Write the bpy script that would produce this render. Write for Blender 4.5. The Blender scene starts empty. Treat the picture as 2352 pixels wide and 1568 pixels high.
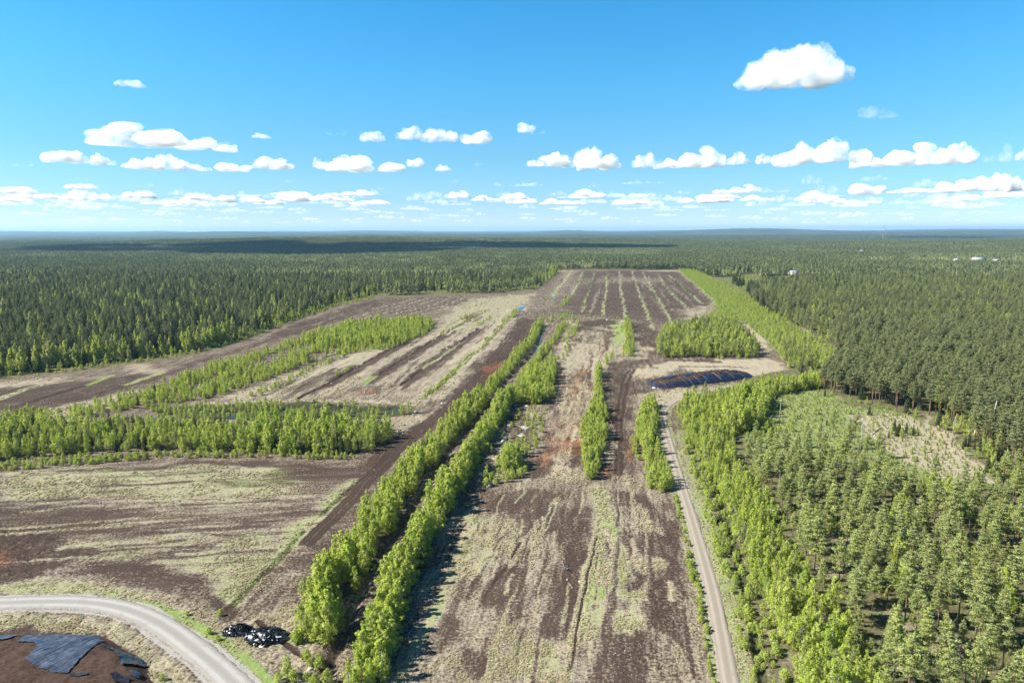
import bpy, bmesh, math, random
import numpy as np
from mathutils import Vector, Matrix, Euler
from mathutils import noise as mnoise

random.seed(7)
RNG = np.random.default_rng(7)
C = bpy.context.scene
COL = C.collection

# ------------------------------------------------------------------ camera, sky, sun, exposure
CAM_H = 90.0
PITCH = math.atan((784 - 529) / 1568.0)
ROLL = -0.0025
SUN_EL = math.radians(42)
SUN_AZ = math.radians(6)            # sun stands to the left of the view, a little behind the camera
cam_d = bpy.data.cameras.new('camera')
cam = bpy.data.objects.new('camera', cam_d)
COL.objects.link(cam)
cam_d.lens = 24.0
cam_d.sensor_width = 36.0
cam_d.sensor_fit = 'HORIZONTAL'
cam_d.clip_start = 0.5
cam_d.clip_end = 250000.0
cam.matrix_world = Matrix.Translation((0, 0, CAM_H)) @ Matrix.Rotation(math.pi / 2 - PITCH, 4, 'X') @ Matrix.Rotation(ROLL, 4, 'Z')
C.camera = cam

world = bpy.data.worlds.new('World')
C.world = world
world.use_nodes = True
wn = world.node_tree.nodes
wl = world.node_tree.links
wn.clear()
sky = wn.new('ShaderNodeTexSky')
sky.sky_type = 'NISHITA'
sky.sun_disc = False
sky.sun_elevation = SUN_EL
sky.sun_rotation = math.radians(-90) - SUN_AZ
sky.altitude = 200
sky.air_density = 1.0
sky.dust_density = 0.35
sky.ozone_density = 2.2
tcw = wn.new('ShaderNodeTexCoord')
sep = wn.new('ShaderNodeSeparateXYZ')
grad = wn.new('ShaderNodeValToRGB')       # colour balance of the clear spring air by height above the horizon
els = [(.5, (.565, .543, .4), (.74, .93, 1.05)), (1.17, (.577, .588, .448), (.62, .87, 1.02)), (2.47, (.521, .6, .521), (.44, .78, .97)), (5.64, (.363, .51, .588), (.250, .660, .955)),
       (11.7, (.211, .338, .499), (.110, .505, .935)), (16.65, (.164, .267, .438), (.064, .405, .870)), (40, (.11, .18, .32), (.020, .155, .40)), (85, (.09, .15, .28), (.016, .10, .28))]
while len(grad.color_ramp.elements) < len(els):
    grad.color_ramp.elements.new(.5)
for e_, (el_, have, want) in zip(grad.color_ramp.elements, els):
    e_.position = math.sin(math.radians(el_))
    e_.color = (*[w_ / (h_ * 2.497) for w_, h_ in zip(want, have)], 1)
mul = wn.new('ShaderNodeMix')
mul.data_type = 'RGBA'
mul.blend_type = 'MULTIPLY'
mul.inputs[0].default_value = 1.0
bg = wn.new('ShaderNodeBackground')
bg.inputs['Strength'].default_value = 0.1
wo = wn.new('ShaderNodeOutputWorld')
wl.new(tcw.outputs['Generated'], sep.inputs[0])
wl.new(sep.outputs[2], grad.inputs[0])
wl.new(sky.outputs[0], mul.inputs[6])
wl.new(grad.outputs[0], mul.inputs[7])
wl.new(mul.outputs[2], bg.inputs[0])
wl.new(bg.outputs[0], wo.inputs[0])

SUN_DIR = Vector((-math.cos(SUN_EL) * math.cos(SUN_AZ), -math.cos(SUN_EL) * math.sin(SUN_AZ), math.sin(SUN_EL)))
sun_d = bpy.data.lights.new('sun', 'SUN')
sun_d.energy = 5.0
sun_d.angle = math.radians(0.53)
sun_d.color = (1.0, 0.945, 0.85)
sun = bpy.data.objects.new('sun', sun_d)
COL.objects.link(sun)
sun.rotation_euler = SUN_DIR.to_track_quat('Z', 'Y').to_euler()
sun.location = (-300, -60, 400)

C.view_settings.view_transform = 'Standard'
C.view_settings.look = 'None'
C.view_settings.exposure = 1.32
C.view_settings.gamma = 1.0
C.view_settings.use_curve_mapping = False
C.render.engine = 'CYCLES'
C.cycles.max_bounces = 14
C.cycles.diffuse_bounces = 3
C.cycles.glossy_bounces = 2
C.cycles.transmission_bounces = 3
C.cycles.volume_bounces = 10
C.cycles.transparent_max_bounces = 32
C.cycles.use_denoising = True
C.cycles.caustics_reflective = False
C.cycles.caustics_refractive = False

# ------------------------------------------------------------------ helpers: projection, noise, polygons
F_PX = 1568.0


def ray(px, py):
    a, b = (px - 1176.0) / F_PX, (784.0 - py) / F_PX
    cr, sr = math.cos(ROLL), math.sin(ROLL)
    a, b = a * cr - b * sr, a * sr + b * cr
    cp, sp = math.cos(PITCH), math.sin(PITCH)
    return Vector((a, cp + b * sp, -sp + b * cp))


def G(px, py, z=0.0):
    """point of the plane at height z seen at pixel (px,py) of the 2352 px wide photograph"""
    d = ray(px, py)
    t = (z - CAM_H) / min(d.z, -1e-4)
    return (d.x * t, d.y * t)


def GP(pts, z=0.0):
    return np.array([G(a, b, z) for a, b in pts])


def pix(x, y, z):
    """world to pixel (arrays)"""
    cp, sp = math.cos(PITCH), math.sin(PITCH)
    zz = z - CAM_H
    dep = y * cp - zz * sp
    up = y * sp + zz * cp
    a, b = x / dep, up / dep
    cr, sr = math.cos(-ROLL), math.sin(-ROLL)
    a, b = a * cr - b * sr, a * sr + b * cr
    return 1176 + a * F_PX, 784 - b * F_PX, dep


def _h(ix, iy, seed):
    n = (ix.astype(np.int64) * 374761393 + iy.astype(np.int64) * 668265263 + seed * 974634777) & 0xFFFFFFFF
    n = ((n ^ (n >> 13)) * 1274126177) & 0xFFFFFFFF
    n = (n ^ (n >> 16)) & 0xFFFF
    return n / 65535.0


def vnoise(x, y, seed=0):
    ix, iy = np.floor(x), np.floor(y)
    fx, fy = x - ix, y - iy
    fx, fy = fx * fx * (3 - 2 * fx), fy * fy * (3 - 2 * fy)
    a, b = _h(ix, iy, seed), _h(ix + 1, iy, seed)
    c, d = _h(ix, iy + 1, seed), _h(ix + 1, iy + 1, seed)
    return (a * (1 - fx) + b * fx) * (1 - fy) + (c * (1 - fx) + d * fx) * fy


def fbm(x, y, scale, octv=4, seed=0, rough=0.55):
    t, amp, tot = 0, 1.0, 0.0
    x, y = np.asarray(x, float) / scale, np.asarray(y, float) / scale
    for k in range(octv):
        t = t + amp * vnoise(x + 17.3 * k, y - 9.1 * k, seed + k)
        tot += amp
        amp *= rough
        x, y = x * 2.03, y * 2.03
    return t / tot


def inside(x, y, P):
    r = np.zeros(x.shape, bool)
    n = len(P)
    for i in range(n):
        x0, y0 = P[i]
        x1, y1 = P[(i + 1) % n]
        if y0 == y1:
            continue
        c = ((y0 > y) != (y1 > y)) & (x < (x1 - x0) * (y - y0) / (y1 - y0) + x0)
        r ^= c
    return r


def linedist(x, y, P, closed=False):
    d = np.full(x.shape, 1e18)
    n = len(P)
    for i in range(n if closed else n - 1):
        x0, y0 = P[i]
        x1, y1 = P[(i + 1) % n]
        dx, dy = x1 - x0, y1 - y0
        L = dx * dx + dy * dy + 1e-12
        t = np.clip(((x - x0) * dx + (y - y0) * dy) / L, 0, 1)
        d = np.minimum(d, (x - x0 - t * dx) ** 2 + (y - y0 - t * dy) ** 2)
    return np.sqrt(d)


def smooth(t):
    t = np.clip(t, 0, 1)
    return t * t * (3 - 2 * t)


def poly_cov(x, y, P, soft):
    """0..1 coverage of polygon P with a soft edge"""
    out = np.zeros(x.shape)
    lo, hi = P.min(0) - soft, P.max(0) + soft
    m = (x > lo[0]) & (x < hi[0]) & (y > lo[1]) & (y < hi[1])
    if not m.any():
        return out
    xs, ys = x[m], y[m]
    sd = linedist(xs, ys, P, True) * np.where(inside(xs, ys, P), 1, -1)
    out[m] = smooth(sd / (2 * soft) + 0.5)
    return out


def stroke_cov(x, y, P, w, soft):
    out = np.zeros(x.shape)
    mg = w + soft
    lo, hi = P.min(0) - mg, P.max(0) + mg
    m = (x > lo[0]) & (x < hi[0]) & (y > lo[1]) & (y < hi[1])
    if not m.any():
        return out
    d = linedist(x[m], y[m], P)
    out[m] = smooth((w + soft - d) / (2 * soft))
    return out


HILLS = [(-900, 3900, 1500, 420, 42), (600, 5200, 1500, 700, 20), (1900, 3000, 1000, 500, 18), (3600, 3600, 1200, 700, 15),
         (-3600, 6000, 1800, 900, 16), (3200, 7500, 2600, 900, 22), (-1500, 9500, 3500, 1000, 22), (9000, 12000, 3000, 1500, 40)]
for _k in range(46):
    _d = random.uniform(14000, 38000)
    HILLS.append((random.uniform(-0.95, 0.95) * _d, _d, random.uniform(0.05, 0.14) * _d, random.uniform(700, 1800), random.uniform(18, 75) * (0.55 + _d / 50000)))


def terrain(x, y):
    z = np.zeros(np.shape(x))
    for cx, cy, rx, ry, h in HILLS:
        z = z + h * np.exp(-((x - cx) / rx) ** 2 - ((y - cy) / ry) ** 2)
    far = smooth((y - 1700) / 1500)
    z = z * far + far * (fbm(x, y, 900, 3, 41) - 0.5) * 12
    return z


# crop helpers: pixel positions read from enlarged crops of the photograph
def c5(*pts):
    return [(746.7 + a * .3572, 1008 + b * .3572) for a, b in pts]


def c2(*pts):
    return [(746.7 + a * .3572, 497.8 + b * .3572) for a, b in pts]


def cA(*pts):
    return [(1182.3 + a * .1865, 715.6 + b * .1865) for a, b in pts]


CLEARED = [(-120, 900), (0, 872), (180, 852), (300, 836), (430, 818), (520, 795), (640, 750), (760, 708), (860, 684), (1000, 678), (1140, 674),
           (1228, 668), (1255, 645), (1283, 620), (1556, 620), (1600, 655), (1642, 690), (1622, 728), (1650, 735), (1690, 735), (1740, 770),
           (1770, 805), (1815, 830), (1810, 855), (1720, 872), (1640, 893), (1575, 914), (1550, 935), (1552, 960), (1565, 1010), (1595, 1090),
           (1620, 1150), (1660, 1280), (1712, 1440), (1770, 1620), (400, 1660), (-120, 1660)]
CLEARED_W = GP(CLEARED)
CLEARING = [(1690, 985), (1750, 905), (1870, 890), (1960, 930), (2090, 952), (2190, 995), (2290, 1120), (2200, 1130), (2050, 1100), (1900, 1062), (1760, 1058)]
CLEARING_W = GP(CLEARING)

S, GR, RU, DK, WET, FL, GV, RO = range(8)      # straw, green, rust, dark peat, wet, forest floor, gravel, roughness
PAINT = []


def P_(pts, soft=1.0, **v):
    PAINT.append(('p', GP(pts), None, soft, v))


def L_(pts, w, soft=1.0, **v):
    PAINT.append(('l', GP(pts), w, soft, v))


IDX = dict(s=S, g=GR, r=RU, d=DK, e=WET, f=FL, v=GV, o=RO)
# the lower left field
P_(CLEARED, 2, s=.34, g=.06, f=0)
P_([(0, 1085), (330, 1068), (640, 1075), (700, 1110), (620, 1160), (400, 1155), (0, 1150)], 5, s=.70, g=.42)
P_([(-60, 1160), (200, 1160), (300, 1172), (560, 1190), (560, 1220), (300, 1225), (-60, 1230)], 4, s=.10, g=0, d=.2)
P_([(70, 1084), (450, 1061), (840, 1066), (830, 1078), (600, 1073), (450, 1068), (300, 1077)], 2, s=.0, d=.2)
P_([(640, 1078), (830, 1075), (800, 1106), (660, 1102), (600, 1095)], 3, s=.1, d=.2)
P_([(500, 1100), (700, 1106), (680, 1116), (520, 1113)], 2, s=.1, d=.2)
P_([(170, 1240), (620, 1230), (640, 1290), (520, 1340), (350, 1300), (190, 1290)], 4, s=.62, g=.42)
P_([(300, 1180), (560, 1195), (560, 1225), (320, 1220)], 3, s=.28, d=.1)
P_([(470, 1380), (600, 1270), (700, 1190), (800, 1100), (840, 1090), (760, 1180), (640, 1290), (560, 1390), (510, 1410)], 3, s=.68, g=.55)
P_([(180, 1268), (300, 1288), (460, 1332), (480, 1352), (410, 1352), (300, 1335), (180, 1288)], 3, s=.06, g=0, d=.45)
P_([(250, 1322), (400, 1340), (440, 1352), (380, 1362), (300, 1350)], 3, s=.15, d=.1)
P_([(350, 1275), (430, 1260), (500, 1245), (480, 1270), (420, 1285)], 2, s=.15, g=0, d=.2)
P_([(480, 1362), (520, 1375), (566, 1402), (540, 1418), (505, 1398)], 2, s=.0, g=0, d=.5)
P_([(-60, 1205), (60, 1215), (150, 1240), (185, 1262), (170, 1290), (120, 1312), (60, 1334), (-60, 1350)], 2, s=.0, g=.0, d=.3, o=1)
P_([(-60, 1265), (45, 1268), (40, 1295), (-60, 1312)], 2, s=.0, r=.35, d=0, o=.3)
P_([(860, 1085), (905, 1080), (850, 1180), (760, 1270), (700, 1340), (655, 1362), (690, 1290), (790, 1160)], 3, s=.22, d=.25)
P_([(-60, 1345), (200, 1330), (400, 1380), (520, 1430), (640, 1500), (720, 1600), (600, 1600), (480, 1490), (320, 1400), (130, 1366), (-60, 1372)], 3, s=.70, g=.52)
P_([(560, 1420), (690, 1390), (720, 1440), (700, 1590), (640, 1590), (560, 1470)], 2, s=.58, g=.22, o=.6)
P_([(-60, 1402), (200, 1408), (330, 1445), (430, 1530), (470, 1600), (330, 1600), (300, 1490), (230, 1450), (-60, 1440)], 2, s=.70, g=.32, o=.5)
P_([(-60, 1447), (60, 1438), (230, 1448), (300, 1490), (330, 1530), (330, 1640), (-60, 1640)], 1.2, s=.0, g=0, d=.1, r=.12)
L_([(700, 1220), (640, 1282), (560, 1362), (520, 1398)], .7, .5, d=.9, s=.1)
L_([(845, 1090), (790, 1132), (740, 1180)], .9, .6, d=.9, s=.1)
L_([(140, 1240), (300, 1224), (440, 1224), (560, 1233), (640, 1226)], .6, .5, d=.7, s=.2)
L_([(520, 1100), (640, 1104), (730, 1112)], .6, .5, d=.6, s=.2)
# diagonal track and the dark strip beside it
L_([(850, 1085), (905, 1022), (960, 988), (1030, 935), (1075, 900)], 6, 3, s=.08, d=.35, g=0)
P_([(1025, 909), (1060, 870), (1140, 801), (1193, 730), (1231, 735), (1206, 794), (1160, 837), (1122, 885), (1080, 915), (1040, 932)], 3, s=.02, g=0, d=.35)
P_([(1100, 838), (1160, 828), (1150, 862), (1100, 877)], 4, r=.5, s=.15)
P_([(900, 960), (960, 950), (1030, 925), (960, 975), (905, 1000)], 2, s=.6, g=.15)
P_([(1100, 985), (1060, 1000), (1000, 1020), (960, 1040), (905, 1075), (930, 1030), (1000, 990)], 2, s=.5)
# the strip fields on the middle left
P_([(500, 918), (640, 868), (760, 828), (880, 790), (1000, 750), (1080, 715), (1230, 700), (1200, 722), (1140, 790), (1055, 865), (1010, 912), (960, 925), (700, 920)], 3, s=.62, g=.16)
P_([(1060, 690), (1230, 672), (1235, 690), (1200, 720), (1080, 760), (1000, 775), (1010, 740)], 3, s=.66, g=.36)
P_([(860, 685), (1040, 680), (1085, 690), (960, 722), (780, 725)], 3, s=.22, d=.25)
for k in range(6):
    o = k * 26
    L_([(800 + o * 1.3, 722), (900 + o * 1.2, 700), (960 + o, 684)], .9, .9, s=.75, g=.2)
P_([(-60, 960), (-60, 900), (250, 868), (400, 843), (560, 798), (700, 738), (850, 688), (880, 700), (720, 757), (600, 792), (470, 832), (320, 888), (150, 946), (-60, 985)], 2.5, s=.10, d=.3, g=0)
P_([(268, 838), (330, 838), (378, 848), (372, 857), (280, 850)], 3, s=.65)
P_([(-60, 888), (60, 874), (150, 866), (160, 874), (60, 886), (-60, 900)], 2, s=.7)
L_([(-30, 926), (0, 916), (54, 894), (93, 885)], 2.2, 1.4, s=.9, g=.6)
L_([(286, 884), (330, 869), (375, 855)], 2.0, 1.4, s=.8, g=.75)
L_([(204, 884), (230, 872), (252, 862)], 1.8, 1.4, s=.6, g=.8)
P_([(10, 975), (80, 948), (230, 912), (310, 892), (300, 920), (140, 968)], 2, s=.7, r=.22)
P_([(500, 918), (640, 868), (760, 828), (830, 808), (885, 795), (880, 816), (760, 862), (640, 906)], 2, s=.70, r=.10)
P_([(600, 905), (700, 865), (760, 850), (700, 905)], 3, s=.30, d=.1)
P_([(690, 912), (770, 870), (800, 862), (800, 880), (740, 912)], 2, s=.1, d=.35)
D1 = [(682, 917), (725, 895), (761, 877), (789, 860), (823, 841), (862, 820), (899, 799), (925, 785)]
D2 = [(784, 912), (831, 886), (863, 864), (920, 828), (970, 797), (1015, 769), (1040, 757)]
D3 = [(868, 920), (916, 888), (973, 845), (1009, 820), (1057, 786), (1098, 754)]
D4 = [(973, 915), (1015, 883), (1047, 849), (1068, 826), (1104, 801), (1126, 780), (1158, 744)]


def shift(pts, dx, dy=0):
    return [(a + dx, b + dy) for a, b in pts]


for D in (D1, D2, D3):
    L_(shift(D, 7, 3)[1:], 3.2, 2.2, s=.06, d=.45, g=0)
    L_(shift(D, -6, -3)[2:5], 2.0, 1.5, s=.15, d=.3)
for D in (D1, D2, D3):
    L_(D, 1.1, .6, s=.0, d=1, g=-.5)
L_(D2[1:3], 1.6, 1, s=.6, g=.8, d=0)
L_(D3[2:5], 1.2, 1, s=.6, g=.7, d=.2)
L_(D4[:4], 2.6, 1.4, s=.5, g=.9)
P_([(960, 915), (1000, 880), (1040, 850), (1060, 860), (1040, 890), (1020, 912)], 3, s=.75, g=.2)
L_([(36, 934), (80, 919), (125, 905), (165, 894), (204, 884), (235, 872)], 1.1, .6, s=.05, d=1)
L_([(229, 905), (255, 896), (281, 886)], .9, .6, s=.05, d=1)
P_([(700, 905), (760, 890), (900, 880), (960, 900), (960, 918), (700, 916)], 3, s=.50, g=.1, d=.05)
P_([(815, 893), (880, 890), (860, 905), (820, 905)], 2, r=.5, s=.15)
# wetland between the birch belt and the grove
P_([(330, 935), (560, 924), (900, 930), (935, 948), (880, 966), (600, 966), (400, 962)], 2, e=.8, s=.15, g=.55)
L_([(480, 926), (700, 918), (870, 922), (970, 930)], 2.2, 1.5, s=.85, e=0, g=.1)
L_([(480, 967), (640, 968), (800, 968), (920, 960)], 2.0, 1.5, s=.55, e=0, r=.1)
P_([(470, 934), (905, 934), (890, 943), (560, 942)], 1.5, e=1, d=.7, s=0, g=.15)
# the far field with its drain lines
P_([(1283, 622), (1556, 622), (1600, 655), (1642, 690), (1620, 727), (1530, 740), (1440, 730), (1290, 720), (1195, 726), (1230, 690)], 4, s=.12, g=0, d=.25)
P_([(1283, 622), (1335, 624), (1320, 660), (1290, 700), (1250, 715), (1200, 722), (1240, 680)], 6, s=.42, g=.1, d=0)
P_([(1330, 640), (1420, 636), (1560, 640), (1570, 650), (1420, 648), (1330, 655)], 6, s=.36)
for ln in ([(1315, 621), (1292, 650), (1268, 680)], [(1340, 625), (1315, 676)], [(1366, 626), (1352, 670), (1336, 716)], [(1395, 626), (1386, 723)],
           [(1422, 623), (1428, 670), (1436, 728)], [(1450, 623), (1472, 680), (1500, 759)], [(1475, 623), (1508, 680), (1547, 746)],
           [(1507, 626), (1543, 673), (1600, 732)], [(1535, 630), (1570, 660), (1612, 698)], [(1556, 620), (1600, 655), (1642, 692), (1625, 727)]):
    L_(ln, 1.2, 1.5, s=.75, g=.85, d=0)
L_([(1283, 622), (1420, 621), (1556, 622)], 12, 8, s=.9, g=.1, d=0)
P_([(1560, 712), (1610, 705), (1640, 700), (1622, 730), (1580, 735)], 4, s=.65, g=.1)
P_([(1195, 726), (1250, 715), (1300, 700), (1320, 712), (1290, 722), (1230, 728)], 3, s=.3, g=.1)
# the middle strip
P_([(1300, 735), (1420, 735), (1440, 740), (1450, 800), (1410, 830), (1385, 860), (1350, 950), (1330, 1040), (1340, 1100), (1215, 1100), (1245, 1020), (1270, 940), (1272, 860), (1290, 790)], 2, s=.70, g=.22)
P_([(1326, 737), (1405, 731), (1412, 741), (1375, 748), (1330, 762)], 2, s=.0, d=.45)
P_(cA((640, 320), (780, 320), (760, 350), (690, 360)), 2, s=.1, d=.3)
P_(cA((890, 190), (1040, 170), (1020, 270), (960, 390), (860, 370), (940, 280)), 2, s=.2, d=.25)
P_(cA((1130, 160), (1215, 150), (1215, 340), (1160, 430), (1090, 410), (1100, 320)), 2, s=.12, d=.25, r=.2)
for (a, b), rr in (((850, 290), 5), ((1180, 240), 6), ((1110, 315), 5), ((1000, 490), 4), ((1040, 520), 4), ((850, 545), 2), ((830, 960), 9), ((860, 1010), 7), ((560, 1090), 9), ((770, 1090), 8), ((830, 760), 7), ((830, 860), 6), ((620, 1430), 12), ((760, 1420), 10), ((700, 1560), 10)):
    c = cA((a, b))[0]
    L_([(c[0] - rr * .6, c[1]), (c[0] + rr * .6, c[1])], rr * .45, rr * .8, r=.62, s=.3, g=0)
L_([(1274, 836), (1279, 900), (1272, 950), (1255, 1005), (1218, 1092)], 5, 2.5, s=.10, d=.3, g=0)
P_(cA((860, 700), (960, 670), (970, 760), (930, 1000), (870, 1000), (880, 800)), 3, s=.15, d=.2, r=.2)
P_([(1290, 880), (1345, 870), (1345, 940), (1335, 1000), (1250, 1010), (1270, 945)], 5, s=.48, g=.2, r=.42)
P_([(1325, 850), (1350, 840), (1345, 900), (1320, 910)], 3, s=.2, r=.5, d=.2)
P_([(1245, 1000), (1335, 1000), (1335, 1040), (1270, 1060), (1235, 1070)], 3, s=.35, r=.5)
P_([(1300, 1032), (1340, 1028), (1345, 1070), (1322, 1080), (1300, 1060)], 2, s=.0, d=.35, g=0)
L_([(1308, 1015), (1326, 1022)], 2.0, 1.8, r=.85, s=.1)
P_([(1230, 1060), (1270, 1050), (1260, 1090), (1215, 1095)], 2, s=.1, d=.3)
# east track
P_([(1388, 850), (1410, 834), (1470, 818), (1492, 822), (1442, 858), (1450, 890), (1520, 888), (1475, 905), (1447, 935), (1455, 1085), (1395, 1090), (1398, 960)], 2, s=.16, d=.3, g=0)
P_([(1447, 740), (1490, 738), (1515, 780), (1530, 822), (1500, 815), (1478, 790)], 3, s=.14, d=.3, g=0)
P_([(1442, 765), (1470, 785), (1490, 812), (1445, 825)], 2, s=.72, g=.25)
P_([(1450, 862), (1500, 838), (1560, 827), (1760, 826), (1815, 848), (1720, 872), (1560, 850), (1480, 870)], 2, s=.88, g=.22, d=0)
P_([(1512, 827), (1640, 826), (1640, 832), (1520, 832)], 1, s=.1, d=.3)
L_([(1560, 842), (1640, 840), (1720, 845)], 1.4, 1.2, s=.2, d=.3)
P_([(1495, 838), (1510, 838), (1515, 846), (1500, 848)], 1, s=.05, d=.4)
P_([(1480, 870), (1600, 890), (1700, 868), (1740, 862), (1700, 885), (1560, 905), (1480, 895)], 2, s=.25, d=.2)
P_([(1470, 905), (1600, 892), (1690, 876), (1690, 884), (1600, 902), (1540, 918), (1515, 945), (1475, 935)], 2, s=.80, g=.3)
for off in (0, 12):
    L_(shift([(1408, 1088), (1412, 1000), (1415, 940), (1425, 880), (1440, 850)], off + 4), .5, .4, s=0, d=1)
P_([(1450, 910), (1475, 935), (1470, 1000), (1450, 985)], 2, s=.55)
P_([(1395, 1000), (1412, 985), (1414, 1060), (1395, 1085)], 2, s=.55, r=.1)
P_([(1378, 1080), (1400, 1060), (1410, 1075), (1390, 1095)], 1.5, r=.6, s=.2)
P_([(1440, 1010), (1455, 1010), (1458, 1060), (1442, 1060)], 1.5, r=.55, s=.2)
P_([(1410, 742), (1440, 742), (1448, 760), (1430, 800), (1412, 790)], 1.5, s=.6, g=.75)
# the foreground field
P_([(1075, 1132), (1200, 1106), (1340, 1102), (1400, 1096), (1462, 1092), (1530, 1150), (1585, 1280), (1655, 1620), (850, 1620), (960, 1350), (1040, 1180)], 2, s=.50, g=.12, d=0)
for q in (c5((1180, 340), (1700, 320), (1690, 480), (1500, 560), (1290, 640), (1210, 610), (1170, 450)), c5((1500, 520), (1700, 500), (1650, 1000), (1600, 1270), (1400, 1250), (1410, 1050), (1490, 850)),
          c5((1080, 820), (1290, 810), (1210, 1000), (1100, 1100), (1000, 1080)), c5((740, 1080), (870, 1170), (770, 1300), (650, 1390), (680, 1280)),
          c5((1820, 330), (2000, 330), (2230, 500), (2280, 700), (2290, 1300), (2100, 1200), (2090, 900), (2160, 800), (2140, 600), (1990, 420), (1860, 430)),
          c5((1890, 560), (2000, 650), (2000, 720), (1890, 720)), c5((2050, 620), (2150, 640), (2140, 740), (2060, 740)), c5((1870, 1240), (2080, 1230), (2080, 1600), (1680, 1600), (1680, 1450)),
          c5((1800, 940), (1890, 960), (1890, 1060), (1810, 1060)), c5((1930, 830), (2020, 850), (2000, 960), (1920, 920)), c5((2100, 900), (2270, 900), (2300, 1350), (2110, 1200)),
          c5((850, 1330), (1080, 1370), (1060, 1500), (930, 1470)), c5((1100, 1080), (1300, 920), (1250, 1150), (1110, 1220)), c5((1050, 330), (1180, 350), (1160, 450), (1010, 480))):
    P_(q, 1.6, s=.14, g=0, d=.18)
P_(c5((1450, 300), (1690, 290), (1690, 420), (1500, 430)), 2, s=.34, d=.1)
P_(c5((1000, 230), (1240, 300), (1160, 360), (1000, 420), (880, 420), (900, 330)), 2.5, s=.30, r=.2, d=.1)
P_(c5((1740, 520), (1880, 480), (1915, 900), (1840, 1050), (1690, 1100), (1660, 1200), (1620, 1300), (1560, 1300), (1640, 1000), (1720, 700)), 1.5, s=.86, g=.72, d=0)
P_(c5((1700, 290), (1830, 300), (1880, 480), (1760, 510)), 2, s=.80, g=.5, d=0)
P_(c5((1780, 560), (1830, 570), (1830, 950), (1760, 950), (1740, 760)), 1.5, s=1, g=.22)
P_(c5((1820, 1100), (2100, 1170), (2085, 1240), (1830, 1235), (1560, 1310), (1640, 1150)), 1.5, s=.85, g=.48, d=0)
P_(c5((1880, 980), (2080, 970), (2085, 1045), (1900, 1040)), 1.5, s=.8, g=.55)
P_(c5((2020, 530), (2170, 535), (2160, 615), (2030, 615)), 1.2, s=1, g=.12, d=0)
P_(c5((2030, 400), (2120, 470), (2110, 530), (2020, 480)), 1.2, s=.75, g=.1)
P_(c5((1950, 700), (2150, 750), (2130, 860), (1960, 830)), 1.5, s=.72, g=.35)
P_(c5((1230, 1260), (1480, 1250), (1500, 1500), (1200, 1500)), 2, s=.76, g=.50, d=0)
P_(c5((900, 420), (1180, 520), (1230, 640), (1000, 900), (820, 860), (880, 640)), 2, s=.66, g=.36)
P_(c5((2080, 1240), (2280, 1330), (2300, 1600), (2090, 1600)), 2, s=.42, d=.1)
L_(c5((1490, 385), (1420, 530), (1385, 610), (1250, 960), (1090, 1360), (1040, 1568)), .9, .7, s=.95, g=.3, d=0)
L_(c5((965, 500), (820, 830), (720, 1130), (580, 1350), (470, 1540)), .9, .8, s=.85, g=.55, d=0)
L_(c5((1765, 530), (1700, 800), (1640, 1100), (1560, 1450), (1520, 1600)), 1.0, .7, s=1, g=.35, d=0)
L_(c5((1750, 620), (1690, 860), (1650, 1120), (1570, 1480)), .25, .2, s=0, d=.8, g=0)
L_(c5((1260, 665), (1180, 790), (1050, 980), (1030, 1040)), .35, .3, s=.0, d=1, g=0)
L_(c5((1470, 430), (1410, 560)), .35, .3, s=.1, d=.8)
for (a, b), rr in (((1040, 470), 8), ((1290, 450), 6), ((1020, 600), 5), ((940, 660), 5), ((2150, 860), 6), ((2190, 960), 5), ((900, 720), 4)):
    c = c5((a, b))[0]
    L_([(c[0] - rr, c[1] + rr * .5), (c[0] + rr, c[1] - rr * .5)], 1.1, 1.6, r=.42, s=.25)
# rocky patch between the ditch row and the middle strip
P_([(1060, 1120), (1110, 1030), (1140, 985), (1190, 935), (1262, 925), (1265, 960), (1250, 1000), (1215, 1070), (1200, 1104), (1120, 1118)], 1.5, s=.46, g=.25, d=.05, o=.7)
P_([(1150, 960), (1200, 950), (1230, 1000), (1210, 1040), (1170, 1020)], 1.5, s=.18, d=.05, v=.3)
# verges of the east road
ROAD_E = [(1690, 1620), (1676, 1572), (1656, 1460), (1634, 1355), (1609, 1262), (1585, 1182), (1562, 1108), (1542, 1040), (1528, 990), (1522, 960), (1528, 938), (1552, 919), (1600, 904), (1660, 890), (1700, 884)]
ROAD_W = [(-110, 1386), (-20, 1386), (90, 1383), (180, 1384), (260, 1394), (330, 1416), (390, 1448), (450, 1493), (500, 1535), (545, 1578), (600, 1640)]
L_(ROAD_E, 3.4, 1.0, s=.62, g=.62, d=0)
L_(shift(ROAD_E[:9], 38, 0), 2.2, 1.2, s=.8, g=.62)
L_(ROAD_E, 2.0, .5, v=1, s=.2, g=0)
L_(shift(ROAD_E[:7], 78, 0), 1.2, .8, e=.9, d=.8, f=.3)
L_(ROAD_W, 3.9, .9, v=1, s=.3, g=0)
L_(shift(ROAD_W[3:], 80, -4), 1.1, .8, s=.5, g=.85)
L_([(700, 1510), (655, 1480), (610, 1440), (590, 1425)], .6, .4, d=1, s=.1, g=0)
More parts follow.
